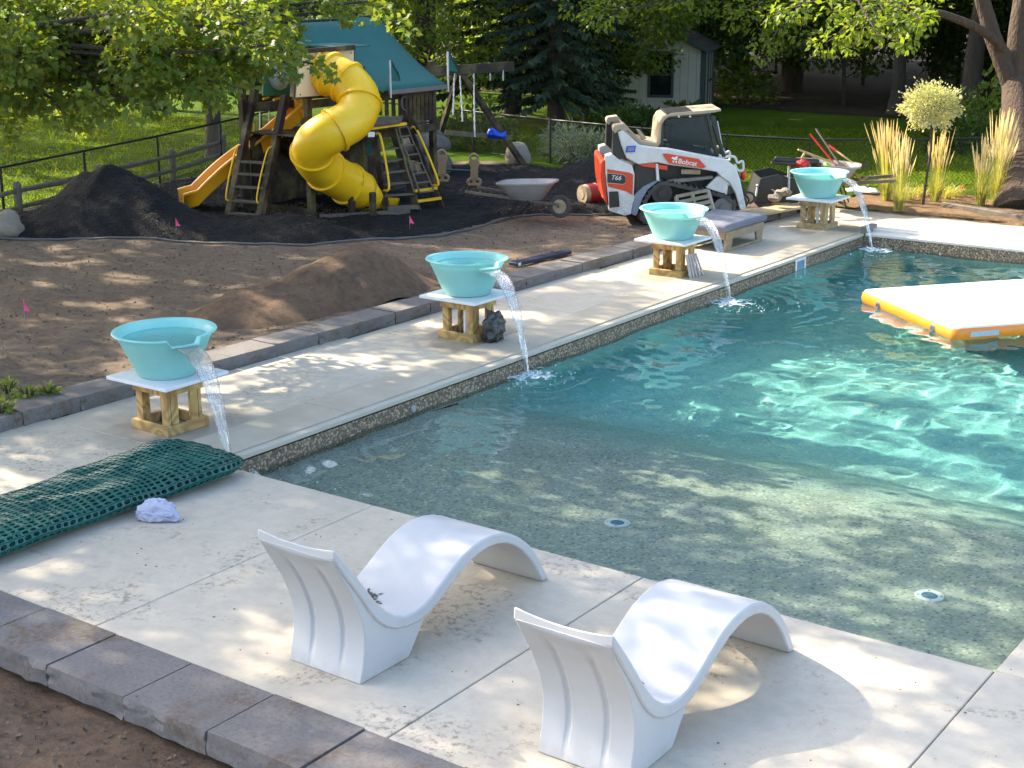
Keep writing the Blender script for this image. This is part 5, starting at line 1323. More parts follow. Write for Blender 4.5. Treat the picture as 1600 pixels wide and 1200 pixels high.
lpart('cab_roof', 'lt', [(598, 200), (622, 156), (680, 133), (1030, 103), (1032, 118), (960, 132), (660, 158), (632, 180), (612, 215)], c0-.02, c1+.02, 0)
lpart('cab_back', 'lt', [(582, 352), (598, 198), (614, 205), (604, 352)], c0-.01, c1+.01, 0)
lpart('cab_floor', 'lk', [(600, 372), (1005, 436), (1005, 470), (600, 400)], c0, c1, 0)
for k in range(5):
    frame_beam('rear_grille_bar', 'lk', (672, 200+k*28), (752, 196+k*28), .018, .018, c1-.06)
lpart('seat', 'lk', [(690, 378), (850, 400), (850, 370), (740, 352), (730, 240), (690, 238)], c0+.22, c1-.22, 0)
for off in (c0+.05, c1-.05): frame_beam('door_post', 'lk', (985, 150), (1050, 440), .03, .03, off-.02); frame_beam('grab_rail', 'lw', (1008, 190), (1048, 400), .018, .018, off)
lpart('steering_lever', 'lk', [(900, 420), (905, 380), (925, 370), (920, 425)], c0+.08, c0+.14, 0)
for X in (733, 812):
    s_, z_ = LC(X, 156); b_ = MB(); b_.tube([L3(s_, z_+P0.z, c0-.03), L3(s_, z_+P0.z, c0)], .018, 8); b_.build('roof_bolt', M['lw'], ld, world=True)
# front end: headlamp guard, quick-attach plate, hoses, coupler
for off in (.12, WID-.2):
    b_ = MB(); pts = [L3(LC(X, Y)[0], LC(X, Y)[1]+P0.z, off) for X, Y in ((1048, 436), (1060, 425), (1110, 430), (1130, 470), (1165, 460), (1168, 520), (1130, 520), (1110, 480))]; b_.tube(spline(pts, 4), .022, 6); b_.build('lamp_guard', M['lw'], ld, world=True, smooth=60)
lpart('tilt_cylinder', 'lk', [(1105, 520), (1135, 510), (1195, 690), (1170, 700)], .18, .28, 0)
lpart('coupler_plate', 'lk', [(1060, 700), (1130, 690), (1205, 730), (1200, 800), (1140, 812), (1062, 805)], .25, WID-.25, 0)
for k, pts in enumerate((((1040, 690), (1000, 760), (1000, 840)), ((1100, 690), (1180, 676), (1240, 690), (1250, 730), (1215, 760)), ((1060, 720), (1020, 790), (1040, 820)), ((1110, 705), (1170, 690), (1220, 740), (1180, 800)))):
    b_ = MB(); b_.tube(spline([L3(LC(X, Y)[0], LC(X, Y)[1]+P0.z, .12+.05*k) for X, Y in pts], 6), .018, 6); b_.build('hose', M['lk' if k % 2 else 'steel'], ld, world=True, smooth=60)
b_ = MB(); s_, z_ = LC(1185, 565); b_.blob(L3(s_, z_+P0.z, .3), (.055, .055, .09), 2, 0); b_.build('marker_lamp', M['lr'], ld, world=True, smooth=60)
# --- slatted frame leaning against the track
sf = thing('slatted_frame', 'weathered slatted frame leaning on the loader track', 'slatted frame', L3(.95, P0.z, -.25))
A_, B_, C_, D_ = [L3(LC(X, Y)[0], LC(X, Y)[1]+P0.z, o_) for X, Y, o_ in ((690, 695, -.06), (912, 650, -.06), (960, 860, -.30), (740, 915, -.30))]
M['slat'] = m_lumber('bleached_slats', (.34, .29, .22), (.26, .22, .16))
for a, c in ((A_, B_), (D_, C_), (A_, D_), (B_, C_), (A_.lerp(B_, .5), D_.lerp(C_, .5))):
    b_ = MB(); b_.beam(a, c, .05, .05); b_.build('frame_bar', M['slat'], sf, world=True)
for k in range(1, 6):
    b_ = MB(); b_.beam(A_.lerp(D_, k/6)+LN*.03, B_.lerp(C_, k/6)+LN*.03, .02, .06); b_.build('slat', M['slat'], sf, world=True)

# ================================================================== yard tools
# --- red drum
g = G(935, 318, .12); t = thing('red_drum', 'dented red drum lying behind the loader', 'drum', g)
dr_ = (rr*.85+ff*.5).normalized(); cc = Vector((0, 0, .19))
b = MB(); b.tube([cc-dr_*.28, cc-dr_*.27, cc-dr_*.1, cc-dr_*.09, cc-dr_*.07, cc+dr_*.2, cc+dr_*.42], [.15, .185, .185, .195, .185, .185, .17], 20); b.build('shell', pm('red_enamel', (.36, .02, .02), (.26, .02, .02), 4, .4, .1), t, smooth=40)
b = MB(); b.tube([cc-dr_*.36, cc-dr_*.27], [.17, .18], 20); b.tube([cc-dr_*.37, cc-dr_*.28], [.08, .08], 12); b.build('drum_end', M['lt'], t, smooth=40)
# --- wheelbarrows
def wheelbarrow(name, label, base, ax, rim, mat, lean=0):
    """ax: unit vector from the handles towards the wheel"""
    t = thing(name, label, 'wheelbarrow', base); ax = Vector(ax).normalized(); sd = Vector((-ax.y, ax.x, 0)); up = Vector((0, 0, 1))
    F = lambda a, s, z: ax*a+sd*s+up*z
    n = 20; rings = []
    for (zc, l0, l1, w, th) in ((.30, -.24, .26, .18, 0), (.31, -.27, .30, .20, 0), (.56, -.44, .48, .33, 0), (.60, -.47, .52, .345, 0), (.60, -.49, .54, .365, 0), (.575, -.49, .54, .365, 0)):
        ring = []
        for k in range(n):
            a = 2*math.pi*k/n; ca, sa = math.cos(a), math.sin(a); e = .55
            x_ = (l0+l1)/2+(l1-l0)/2*math.copysign(abs(ca)**e, ca); y_ = w*math.copysign(abs(sa)**e, sa)
            ring.append(F(x_, y_, zc+.07*x_*0+(.05*x_ if zc > .5 else 0)))
        rings.append(ring)
    inner = []
    for (zc, l0, l1, w) in ((.595, -.45, .50, .33), (.35, -.25, .28, .18)):
        ring = []
        for k in range(n):
            a = 2*math.pi*k/n; ca, sa = math.cos(a), math.sin(a); e = .55
            x_ = (l0+l1)/2+(l1-l0)/2*math.copysign(abs(ca)**e, ca); y_ = w*math.copysign(abs(sa)**e, sa); ring.append(F(x_, y_, zc+(.05*x_ if zc > .5 else 0)))
        inner.append(ring)
    b = MB(); b.loft(rings[:4]+[inner[0], inner[1]]); b.build('tray', M[mat], t, smooth=45)
    b = MB(); b.loft([rings[4], rings[3], inner[0]], cap=False); b.loft([rings[5], rings[4]], cap=False); b.build('tray_rim', M[mat], t, smooth=30)
    for s in (-1, 1):
        b = MB(); b.beam(F(-1.0, s*.30, .42), F(.62, s*.10, .24), .035, .045); b.build('handle', M['grey_wood'], t, bevel=.004)
        b = MB(); b.tube([F(-.2, s*.24, .32), F(-.32, s*.26, .02), F(-.18, s*.25, .02), F(.1, s*.2, .30)], .014, 6); b.build('leg', M['lk'], t)
        b = MB(); b.tube([F(.55, s*.07, .26), F(.60, s*.07, .185)], .014, 6); b.build('fork', M['lk'], t)
    w = MB(); nn_ = 22; prof = [(.185, -.03), (.20, 0), (.185, .03), (.12, .028), (.12, -.028)]
    for (r_, o_) in prof:
        for k in range(nn_): a = 2*math.pi*k/nn_; w.v.append(tuple(F(.60+r_*math.cos(a), o_, .20+r_*math.sin(a))))
    for i in range(5):
        for k in range(nn_): w.f.append((i*nn_+k, i*nn_+(k+1) % nn_, ((i+1) % 5)*nn_+(k+1) % nn_, ((i+1) % 5)*nn_+k)); w.m.append(0)
    wh = w.build('wheel', M['lg'], t, smooth=40)
    b = MB(); b.tube([F(.60, -.035, .20), F(.60, .035, .20)], .075, 14); b.tube([F(.60, -.026, .20), F(.60, .026, .20)], .122, 16); b.build('hub', M['lt'], wh, smooth=40)
    return t
M['barrow'] = pm('grey_poly', (.30, .29, .29), (.24, .23, .225), 5, .55, .05)
gb = G(822, 338, .16); wheelbarrow('wheelbarrow', 'empty grey poly wheelbarrow on the black mulch left of the loader', gb, (rr*.95-ff*.32), 0, 'barrow')
gb2 = G(1290, 321, .06); wb2 = wheelbarrow('wheelbarrow', 'grey wheelbarrow heaped with tools behind the far bowl', gb2, (-rr*.96+ff*.28), 0, 'barrow')
wb2.scale = (1.22, 1.22, 1.30)
# tools in and around it
M['ash'] = m_lumber('ash_handle', (.50, .35, .17), (.40, .27, .12)); M['tool_red'] = pm('tool_red', (.45, .02, .02), (.36, .02, .02), 4, .4, .05); M['pale_wood'] = m_lumber('pale_board', (.48, .38, .24), (.40, .31, .19))
dB_ = 26.6
def at6(X, Y, d): return at(1160+X/6.667, 190+Y/6.667, d)
def stick(label, name, a, c, r_, mat, cat, head=None, extra=None, d=dB_):
    t = thing(name, label, cat, (a+c)/2); b = MB(); b.tube([a, a.lerp(c, .5), c], [r_, r_*1.05, r_*.9], 8); b.build('handle', M[mat], t, smooth=60, world=True)
    if head: head(t)
    return t
a, c = at6(580, 292, 26.3), at6(1000, 448, 26.6)
def shovel_head(t):
    e = (a-c).normalized(); b = MB(); s_ = rr; m = c.lerp(a, .02)
    b.solid([m+UPV*.05, m+UPV*.06-e*.1, m-e*.26, m-UPV*.05-e*.2, m-UPV*.07], .01); b.build('blade', M['steel'], t, world=True)
stick('wooden handled shovel lying across the loaded wheelbarrow', 'shovel', a, c, .018, 'ash', 'shovel', shovel_head)
a, c = at6(620, 385, 26.5), at6(930, 470, 26.5)
t = thing('curved_handle', 'bent pale wooden handle curling over the loaded wheelbarrow', 'tool handle', (a+c)/2); b = MB(); b.tube(spline([at6(615, 390, 26.4), at6(650, 335, 26.4), at6(720, 350, 26.4), at6(820, 440, 26.5), at6(940, 475, 26.5)], 6), .022, 8); b.build('handle', M['ash'], t, smooth=60, world=True)
for (pa, pb, mat, lab, hd) in (((705, 130), (985, 470), 'tool_red', 'red tipped rake handle leaning up from the loaded wheelbarrow', 0), ((765, 75), (1010, 440), 'grey_wood', 'long grey tool handle standing highest in the loaded wheelbarrow', 0), ((900, 250), (1150, 430), 'ash', 'wooden tool handle with red collar leaning against the fence', 1), ((1050, 420), (1310, 690), 'ash', 'thin wooden stake slanting from the barrow to the soil', 0), ((1140, 670), (1330, 560), 'pale_wood', 'short pale stick crossing beside the grasses', 0)):
    a, c = at6(*pa, 26.9), at6(*pb, 26.6); t = stick(lab, 'tool_handle', a, c, .018, mat, 'tool handle')
    if hd:
        e = (c-a); b = MB(); b.tube([a+e*.0, a+e*.3], .026, 8); b.build('collar', M['tool_red'], t, smooth=60, world=True)
# leaf blower in black and red
t = thing('leaf_blower', 'black and red leaf blower on top of the loaded wheelbarrow', 'leaf blower', at6(560, 430, 26.2))
b = MB(); b.tube([at6(335, 385, 26.0), at6(345, 388, 26.0), at6(520, 405, 26.1), at6(790, 420, 26.2)], [.035, .045, .05, .05], 12); b.build('nozzle', M['lk'], t, smooth=60, world=True)
b = MB(); b.tube([at6(300, 425, 26.0), at6(420, 432, 26.05), at6(560, 440, 26.1)], [.03, .04, .05], 10); b.build('tube', M['lk'], t, smooth=60, world=True)
b = MB(); b.blob(at6(615, 445, 26.1), (.13, .12, .09), 3, .2, 1.5, 3); b.build('housing', M['tool_red'], t, smooth=60, world=True)
b = MB(); b.tube(spline([at6(600, 430, 26.05), at6(630, 400, 26.05), at6(680, 420, 26.05), at6(690, 470, 26.05), at6(640, 490, 26.05)], 5), .022, 8); b.build('grip', M['tool_red'], t, smooth=60, world=True)
b = MB(); b.box(at6(770, 450, 26.2), (.16, .12, .07)); b.build('battery', M['lk'], t, world=True, bevel=.01)
g = at6(875, 465, 26.5); b = MB(); b.blob(g, (.10, .08, .06), 3, .35, 2, 6); tag(b.build('work_glove', pm('lime_glove', (.35, .55, .03), (.25, .42, .02), 12, .8, .4), smooth=60), 'lime green work glove in the loaded wheelbarrow', 'glove')
b = MB(); b.solid([at6(1070, 435, 26.9), at6(1310, 425, 27.1), at6(1320, 470, 27.1), at6(1210, 500, 26.9)], .04); tag(b.build('black_sheet', M['lk']), 'folded black sheet at the back of the loaded wheelbarrow', 'sheet')
b = MB(); b.blob(G(1347, 301, .10)+Vector((0, 0, .04)), (.34, .2, .07), 3, .3, 1.6, 5); tag(b.build('white_sack', M['board'], smooth=60), 'flattened white sack on the soil beside the tall grasses', 'sack')
# upright steel post and stone fragments near the bowl
t = at6(487, 450, 26.2); bpt = at6(480, 725, 26.2); b = MB(); b.tube([bpt, t], .028, 10); b.box(bpt-Vector((0, 0, .02)), (.1, .1, .03)); tag(b.build('steel_post', M['chain'], smooth=40), 'short galvanised steel post standing left of the far bowl', 'post')
for k, (X, Y) in enumerate(((345, 790), (400, 745), (455, 730))):
    p_ = at6(X, Y, 25.8); b = MB(); b.blob(p_, (.14-.02*k, .11, .07), 2, .4, 1.7, k); tag(b.build('rubble', M['rock'], smooth=30), ['pale rubble piece lowest of the three left of the far bowl', 'middle rubble piece left of the far bowl', 'rubble piece touching the steel post left of the far bowl'][k], 'rubble', 'rubble by the far bowl')
# loader bucket lying beyond the kerb: black plate with steel edge loops
bk = thing('loader_bucket', 'dark steel loader bucket lying right of the loader', 'bucket', at6(220, 830, 26.4))
b = MB(); b.prism([(0, 0), (.80, 0), (.86, .36), (.42, .52), (.10, .45)], at6(120, 850, 26.3), rr, U, ff, 0, .03); b.build('side_plate', M['lk'], bk, world=True, bevel=.01)
b = MB(); b.prism([(0, 0), (.80, 0), (.86, .36), (.42, .52), (.10, .45)], at6(120, 850, 26.3), rr, U, ff, .95, .98); b.build('side_plate', M['lk'], bk, world=True, bevel=.01)
b = MB(); b.prism([(0, 0), (.02, 0), (.12, .44), (.10, .45)], at6(120, 850, 26.3), rr, U, ff, .03, .95); b.build('back_plate', M['lk'], bk, world=True)
for pts in (((140, 780), (160, 668), (240, 668), (345, 730)), ((200, 620), (270, 608), (330, 640), (450, 705))):
    b = MB(); b.tube([at6(X, Y, 26.25 if pts[0][0] == 140 else 26.9) for X, Y in pts], .02, 8); b.build('edge_bar', M['chain'], bk, world=True, smooth=40)
    q = at6(*pts[1], 26.25 if pts[0][0] == 140 else 26.9); b = MB(); b.blob(q, (.035, .035, .035), 2, 0); b.build('pin', M['chain'], bk, world=True, smooth=60)
# boards on the kerb end
b = MB(); b.beam(G(1212, 321, .16), G(1258, 313, .16), .20, .07); tag(b.build('lumber_offcut', M['lumber'], bevel=.004), 'yellow lumber offcut on the kerb left of the far bowl', 'lumber')
b = MB(); b.beam(G(1160, 337, .16), G(1262, 318, .16), .42, .04); tag(b.build('plank', M['pale_wood'], bevel=.004), 'wide pale plank lying along the end of the kerb', 'plank')
b = MB(); b.beam(G(1475, 320, .10), G(1640, 348, .10), .16, .12); tag(b.build('landscape_timber', M['grey_wood'], bevel=.012), 'weathered landscape timber lying below the clipped ball tree', 'timber')
b = MB(); g = G(1503, 300, .1); b.tube([g, g+Vector((0, 0, .10))], [.022, .02], 8); b.tube([g+Vector((-.04, 0, .10)), g+Vector((.05, 0, .11))], .018, 8); tag(b.build('garden_spigot', M['tool_red']), 'small red garden spigot at the foot of the fence', 'spigot')

# ================================================================== trees and plants
COT = 1/math.tan(SUN_EL)
def shade(xg, yg):
    """how closely the foliage closes over a point of the yard (0 open sky .. 1 closed)"""
    d = .86
    n1 = noise.noise((xg*.42, yg*.85, 3)); n2 = noise.noise((xg*1.1, yg*2.0, 8))
    d += .30*n1+.22*n2
    def ell(cx, cy_, rx, ry, v, soft=.35):
        nonlocal d
        q = math.hypot((xg-cx)/rx, (yg-cy_)/ry); w = 1-sstep(1-soft, 1+soft, q); d = d*(1-w)+v*w
    ell(-4.0, 28.5, 8.0, 5.6, -.2); ell(-9.5, 25.0, 3.0, 2.6, -.2)
    ell(-12.3, 22.4, 2.2, 1.6, .05)
    ell(-5.6, 19.4, 3.1, 2.1, -.05)
    ell(-6.0, 16.2, 3.2, 2.6, .10+1.3*n2); ell(-7.4, 13.9, 1.5, .7, .1+.8*n2)
    ell(-4.2, 10.0, 2.8, 1.1, 1.0); ell(-6.7, 11.5, 1.9, .65, -.1); ell(-4.4, 11.9, 1.2, .35, .2); ell(-5.0, 13.2, 1.8, .7, .15+1.0*n2)
    ell(-2.6, 7.3, 1.0, .9, .45+.6*n2); ell(-3.1, 8.05, .5, .25, 0); ell(-1.5, 6.2, 1.0, .8, .4)
    ell(-6.4, 6.15, .45, .35, .25); ell(-9.4, 6.2, .9, .3, .35); ell(-8.0, 8.2, .5, .2, .3)
    ell(-25.0, 18.3, 2.8, 2.2, -.1); ell(-24.2, 16.4, 1.8, 1.8, -.1); ell(-27.5, 21.3, 2.5, .5, .2); ell(-30, 24, 3.5, .45, .25); ell(-38, 31.5, 9, 1.8, .1)
    ell(-10.8, 15.6, .8, 2.4, .50+1.3*n2); ell(-10.6, 19.6, .8, 1.6, .30+1.3*n2); ell(-10.4, 11.5, .7, 1.1, .62+1.2*n2); ell(-11.0, 7.2, .8, .8, .5+.9*n2)
    ell(-15.5, 13.6, 4.5, 3.4, .60+1.3*n2); ell(-13.6, 18.8, 1.3, 1.6, .40+1.3*n2)
    ell(-17.2, 20.0, 1.2, 1.2, .66+.8*n2)
    ell(-8.5, 29.5, 3.5, 2.0, .0+.8*n1); ell(-20, 30.5, 4.5, 3, .95); ell(-14.5, 30.5, 2.8, 2.4, .95); ell(-9.5, 33.5, 4, 1.2, .1)
    return d
def sun_keep(P, rnd):
    """thin the crowns where the yard below lies in the sun"""
    out = np.ones(len(P), bool); cache = {}
    for i, p in enumerate(P):
        if p[2] < 4.35: continue
        q = (round((p[0]+p[2]*COT)*6)/6, round((p[1]+p[2]*COT*math.tan(SUN_AZ-math.pi))*6)/6)
        if q not in cache: cache[q] = shade(*q)
        dd = cache[q]
        if p[2] > 4.7:                      # light for the boughs that hang low on the left
            xh = p[0]+(p[2]-3.6)*COT
            if -17.8 < xh < -9.8 and 9.3 < p[1] < 14.8: dd = min(dd, .52)
        out[i] = rnd[i] < dd*.94
    return out
LEAF = {
 'diamond': (np.array([(0, 0, 0), (.5, .30, .06), (1, 0, -.03), (.5, -.30, .06)]), [(0, 1, 2, 3)]),
 'maple': (np.array([(0, 0, 0), (.12, .22, .03), (-.02, .52, .0), (.34, .36, .05), (.52, .50, .02), (.56, .24, .06), (1, 0, -.06), (.56, -.24, .06), (.52, -.50, .02), (.34, -.36, .05), (-.02, -.52, .0), (.12, -.22, .03)]), [tuple(range(12))]),
 'blade': (np.array([(0, -.05, 0), (.5, -.06, .04), (1, 0, -.08), (.5, .06, .04), (0, .05, 0)]), [(0, 1, 2, 3, 4)]),
 'needle': (np.array([(0, -.10, 0), (.55, -.22, -.05), (1, -.05, -.22), (1, .05, -.22), (.55, .22, -.05), (0, .10, 0)]), [(0, 1, 2, 3, 4, 5)]),
}
def leaf_mesh(name, P, size, mat, kind, rng, droop=.35, dirs=None, spread=1.0, up=.0):
    """one leaf at every point, hanging outwards at random"""
    tv, tf = LEAF[kind]; n = len(P); k = len(tv)
    if dirs is None:
        a = rng.uniform(0, 2*np.pi, n); dirs = np.stack([np.cos(a), np.sin(a), np.zeros(n)], 1)
    d = dirs+rng.normal(0, .45*spread, (n, 3)); d[:, 2] += up-droop*rng.uniform(.4, 1.6, n)
    d /= np.linalg.norm(d, axis=1, keepdims=True)+1e-9
    nr = rng.normal(0, .55, (n, 3)); nr[:, 2] += 1
    y = np.cross(nr, d); y /= np.linalg.norm(y, axis=1, keepdims=True)+1e-9; z = np.cross(d, y)
    s = (size if np.ndim(size) else np.full(n, size))*rng.uniform(.7, 1.25, n)
    V = P[:, None, :]+s[:, None, None]*(tv[None, :, 0:1]*d[:, None, :]+tv[None, :, 1:2]*y[:, None, :]+tv[None, :, 2:3]*z[:, None, :])
    V = V.reshape(-1, 3); me = bpy.data.meshes.new(name); nf = len(tf); fl = len(tf[0])
    me.vertices.add(len(V)); me.vertices.foreach_set('co', V.ravel())
    F = (np.arange(n)[:, None]*k+np.array(tf[0])[None, :]).ravel()
    me.loops.add(len(F)); me.loops.foreach_set('vertex_index', F.astype(np.int32))
    me.polygons.add(n); me.polygons.foreach_set('loop_start', (np.arange(n)*fl).astype(np.int32)); me.polygons.foreach_set('loop_total', np.full(n, fl, np.int32))
    me.materials.append(mat); me.update(calc_edges=True); return me
def cluster_points(centers, per, rng, flat=.75):
    out = []; dr = []
    for (c, r) in centers:
        n = int(per*(r/.5)**2); q = rng.normal(0, 1, (n, 3)); q /= np.linalg.norm(q, axis=1, keepdims=True)
        rad = r*rng.uniform(.15, 1, n)**.5; p = q*rad[:, None]; p[:, 2] *= flat
        out.append(p+np.array(c)); dr.append(q)
    return np.concatenate(out), np.concatenate(dr)
M['bark'] = pm('bark', (.075, .058, .045), (.045, .036, .030), 9, .95, 1.0, 22, dist=.06, sc=(1, 1, .25))
M['bark_warm'] = pm('warm_bark', (.085, .055, .038), (.05, .034, .025), 9, .95, 1.0, 22, dist=.06, sc=(1, 1, .25))
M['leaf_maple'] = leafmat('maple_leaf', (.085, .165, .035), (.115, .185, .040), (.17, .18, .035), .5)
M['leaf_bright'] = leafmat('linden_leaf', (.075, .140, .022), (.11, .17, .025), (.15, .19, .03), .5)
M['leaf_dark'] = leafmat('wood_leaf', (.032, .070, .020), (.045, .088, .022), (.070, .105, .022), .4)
M['spruce'] = leafmat('spruce_needle', (.020, .040, .022), (.030, .052, .026), (.04, .065, .03), .1, .7)
def limb(b, a, c, r0, r1, seg=6, wob=.12, seed=0):
    a = Vector(a); c = Vector(c); L = (c-a).length; pts = []; rs = []
    for k in range(seg+1):
        t = k/seg; p = a.lerp(c, t); w = L*wob*math.sin(math.pi*t)
        pts.append(p+Vector((w*noise.noise((seed, t*2, 1)), w*noise.noise((seed, t*2, 7)), w*.6*noise.noise((seed, t*2, 4)))))
        rs.append(r0+(r1-r0)*t)
    b.tube(pts, rs, 8); return pts
def tree(name, label, base, trunk_h, r0, centers, per, size, kind, leaf, bark, seed, group=None, masked=True, lean=(0, 0), flat=.75, upper=None):
    rng = np.random.default_rng(seed); base = Vector(base)
    t = thing(name, label, 'tree', base, 0, group)
    b = MB(); top = base+Vector((lean[0], lean[1], trunk_h)); limb(b, base-Vector((0, 0, .15)), top, r0*1.15, r0*.62, 8, .03, seed)
    b.lathe([(r0*1.7, -.1), (r0*1.3, .12), (r0*1.12, .4), (r0*1.0, .5)], base, 10)
    fork = []
    cs_ = [Vector(c) for c, r in centers]
    groups = [[] for _ in range(6)]
    for c in cs_: groups[int((math.atan2(c.y-top.y, c.x-top.x)+math.pi)/(2*math.pi)*5.999)].append(c)
    for gi, g in enumerate(groups):
        if not g: continue
        m = sum(g, Vector())/len(g); e = top.lerp(m, .62)
        limb(b, top-Vector((0, 0, .25)), e, r0*.5, r0*.2, 6, .12, seed+gi)
        for ci, c in enumerate(g):
            if ci % 2 and len(g) > 14: continue
            limb(b, e.lerp(top, .3*((ci*7) % 5)/5), c, r0*.16, .012, 5, .16, seed+gi*31+ci)
    b.build('trunk', M[bark], t, smooth=60, world=True)
    P, D = cluster_points(centers, per, rng, flat)
    if masked:
        k = sun_keep(P, rng.uniform(0, 1, len(P))); P, D = P[k], D[k]
    me = leaf_mesh('crown', P-np.array(base), size, M[leaf], kind, rng, dirs=D)
    o = inst(me, 'crown', t); o['kind'] = 'stuff'
    if upper:
        P, D = cluster_points(upper[0], upper[1], rng, flat); k = sun_keep(P, rng.uniform(0, 1, len(P))); P, D = P[k], D[k]
        inst(leaf_mesh('upper_crown', P-np.array(base), upper[2], M[leaf], kind, rng, dirs=D), 'upper_crown', t)['kind'] = 'stuff'
    return t
def crown_centers(c, r, n, rr_, rng, zmin=None, hollow=.35):
    out = []
    while len(out) < n:
        q = rng.normal(0, 1, 3); q /= np.linalg.norm(q); k = rng.uniform(hollow, 1)**.6
        p = np.array(c)+q*k*np.array(r)
        if zmin is not None and p[2] < zmin: continue
        out.append((tuple(p), rr_*rng.uniform(.75, 1.25)))
    return out
rng = np.random.default_rng(3)
# --- the maple whose boughs hang into view on the left
hang = [(20, 25, .55), (85, 15, .55), (150, 35, .55), (215, 20, .5), (275, 40, .55), (330, 20, .5), (385, 35, .5), (432, 25, .4), (8, 85, .5), (58, 75, .5), (112, 95, .5), (172, 85, .5), (232, 95, .5), (285, 90, .45), (335, 80, .45), (385, 85, .42), (428, 70, .35), (448, 98, .28), (15, 135, .4), (62, 140, .38), (112, 148, .38), (160, 135, .36), (205, 128, .35), (250, 140, .32), (292, 128, .35), (335, 128, .32), (362, 112, .3), (105, 182, .28), (132, 192, .22), (175, 168, .25), (150, 165, .25), (5, 178, .3), (2, 215, .22), (505, 2, .18), (530, 14, .2), (548, 30, .16), (600, 20, .16), (622, 34, .15), (640, 48, .10), (575, 2, .16), (505, 108, .15), (490, 100, .12), (515, 120, .10), (345, 152, .2), (330, 160, .16), (240, 165, .2), (215, 180, .14)]
cen = []
for (px, py, r) in hang:
    for k in range(2 if r > .33 else 1):
        p = at(px+rng.normal(0, 9)*k, py+rng.normal(0, 7)*k, rng.uniform(15.2, 17.6)); cen.append((tuple(p), r*(.86 if k else 1)))
up = crown_centers((-16.2, 10.6, 8.6), (6.2, 6.0, 4.0), 210, .75, rng, 4.75)
tree('maple_tree', 'leafy maple at the left whose boughs hang in front of the playset', (-18.2, 8.6, .05), 3.6, .26, cen, 330, .085, 'maple', 'leaf_maple', 'bark', 21, upper=(up, 150, .13))
# --- trees out on the left lawn that throw their shade over the yard
tree('shade_tree', 'dark trunked tree on the lawn behind the flat slide', tuple(G(336, 246, .05)), 4.6, .17, crown_centers((-26.5, 22.5, 8.2), (4.5, 4.6, 3.4), 100, .9, rng, 4.7), 85, .17, 'maple', 'leaf_dark', 'bark', 22)
for i, (bx_, by_, ccx, ccy, ccz, rx, ry, rz, n) in enumerate(((-29.5, 13.5, -29.0, 13.8, 8.4, 5.5, 5.6, 3.8, 150), (-27.0, 2.5, -25.0, 4.5, 8.6, 5.5, 4.8, 3.8, 130), (-38.5, 20.0, -36.5, 20.5, 9.4, 6.0, 5.5, 4.6, 130), (-48.5, 25.0, -47.0, 26.0, 9.4, 6.0, 6.0, 4.6, 110), (-36.5, 31.5, -35.0, 30.8, 9.0, 6.5, 4.6, 4.0, 120), (-27.0, 33.2, -26.5, 32.0, 9.0, 4.0, 4.0, 4.0, 85))):
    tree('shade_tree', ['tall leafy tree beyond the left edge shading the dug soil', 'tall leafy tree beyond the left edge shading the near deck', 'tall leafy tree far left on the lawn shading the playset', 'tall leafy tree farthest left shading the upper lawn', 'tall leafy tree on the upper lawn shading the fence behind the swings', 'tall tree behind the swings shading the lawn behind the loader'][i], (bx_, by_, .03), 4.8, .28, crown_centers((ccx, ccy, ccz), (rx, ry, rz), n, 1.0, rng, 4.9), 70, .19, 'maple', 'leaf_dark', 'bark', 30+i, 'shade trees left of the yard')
# --- forked tree at the right edge
tb_ = G(1597, 322, .05)
t = thing('forked_tree', 'thick forked tree with brown bark at the right edge', 'tree', tb_)
b = MB(); dR = 28.0
f0 = tb_; f1 = at(1588, 130, dR)
limb(b, f0-Vector((0, 0, .2)), f1, .40, .27, 8, .02, 2); ax0 = (f1-f0).normalized(); b.tube([f0+ax0*h_ for h_ in (-.25, 0, .12, .3, .6, 1.0, 1.5)], [.60, .54, .49, .45, .42, .40, .36], 14)
limb(b, f1-Vector((0, 0, .25)), at(1505, -70, dR-.4), .20, .13, 7, .06, 3); limb(b, f1-Vector((0, 0, .2)), at(1600, -90, dR), .22, .15, 7, .05, 5); limb(b, f1-Vector((0, 0, .3)), at(1690, -60, dR), .2, .12, 6, .1, 8)
lb_ = [at(1580, 95, dR), at(1545, 55, dR-.5), at(1490, 28, dR-1.0), at(1430, 12, dR-1.6), at(1370, 0, dR-2.2), at(1300, -10, dR-2.8)]
b.tube(spline(lb_, 4), [.11-.09*k/20 for k in range(21)], 8)
hang = [(1290, 68, .30), (1312, 55, .34), (1338, 42, .32), (1362, 50, .3), (1395, 40, .35), (1420, 55, .28), (1405, 25, .4), (1350, 12, .4), (1440, 30, .3), (1300, 15, .3), (1330, 75, .18), (1415, 68, .2), (1380, 15, .4), (1450, 8, .4), (1240, 10, .3), (1210, 25, .25)]
cen = [(tuple(at(px, py, rng.uniform(24.2, 26.5))), r) for px, py, r in hang]
for c, r in cen: limb(b, min(lb_, key=lambda q: (q-Vector(c)).length), c, .025, .008, 4, .15, int(c[0]*100) % 50)
b.build('trunk', M['bark_warm'], t, smooth=60, world=True)
cen += crown_centers((-6.0, 29.5, 8.5), (5.5, 4.5, 3.4), 90, .9, rng, 5.0)
P, D = cluster_points(cen, 170, rng); me = leaf_mesh('crown', P-np.array(tb_), .13, M['leaf_bright'], 'diamond', rng, dirs=D); inst(me, 'crown', t)['kind'] = 'stuff'

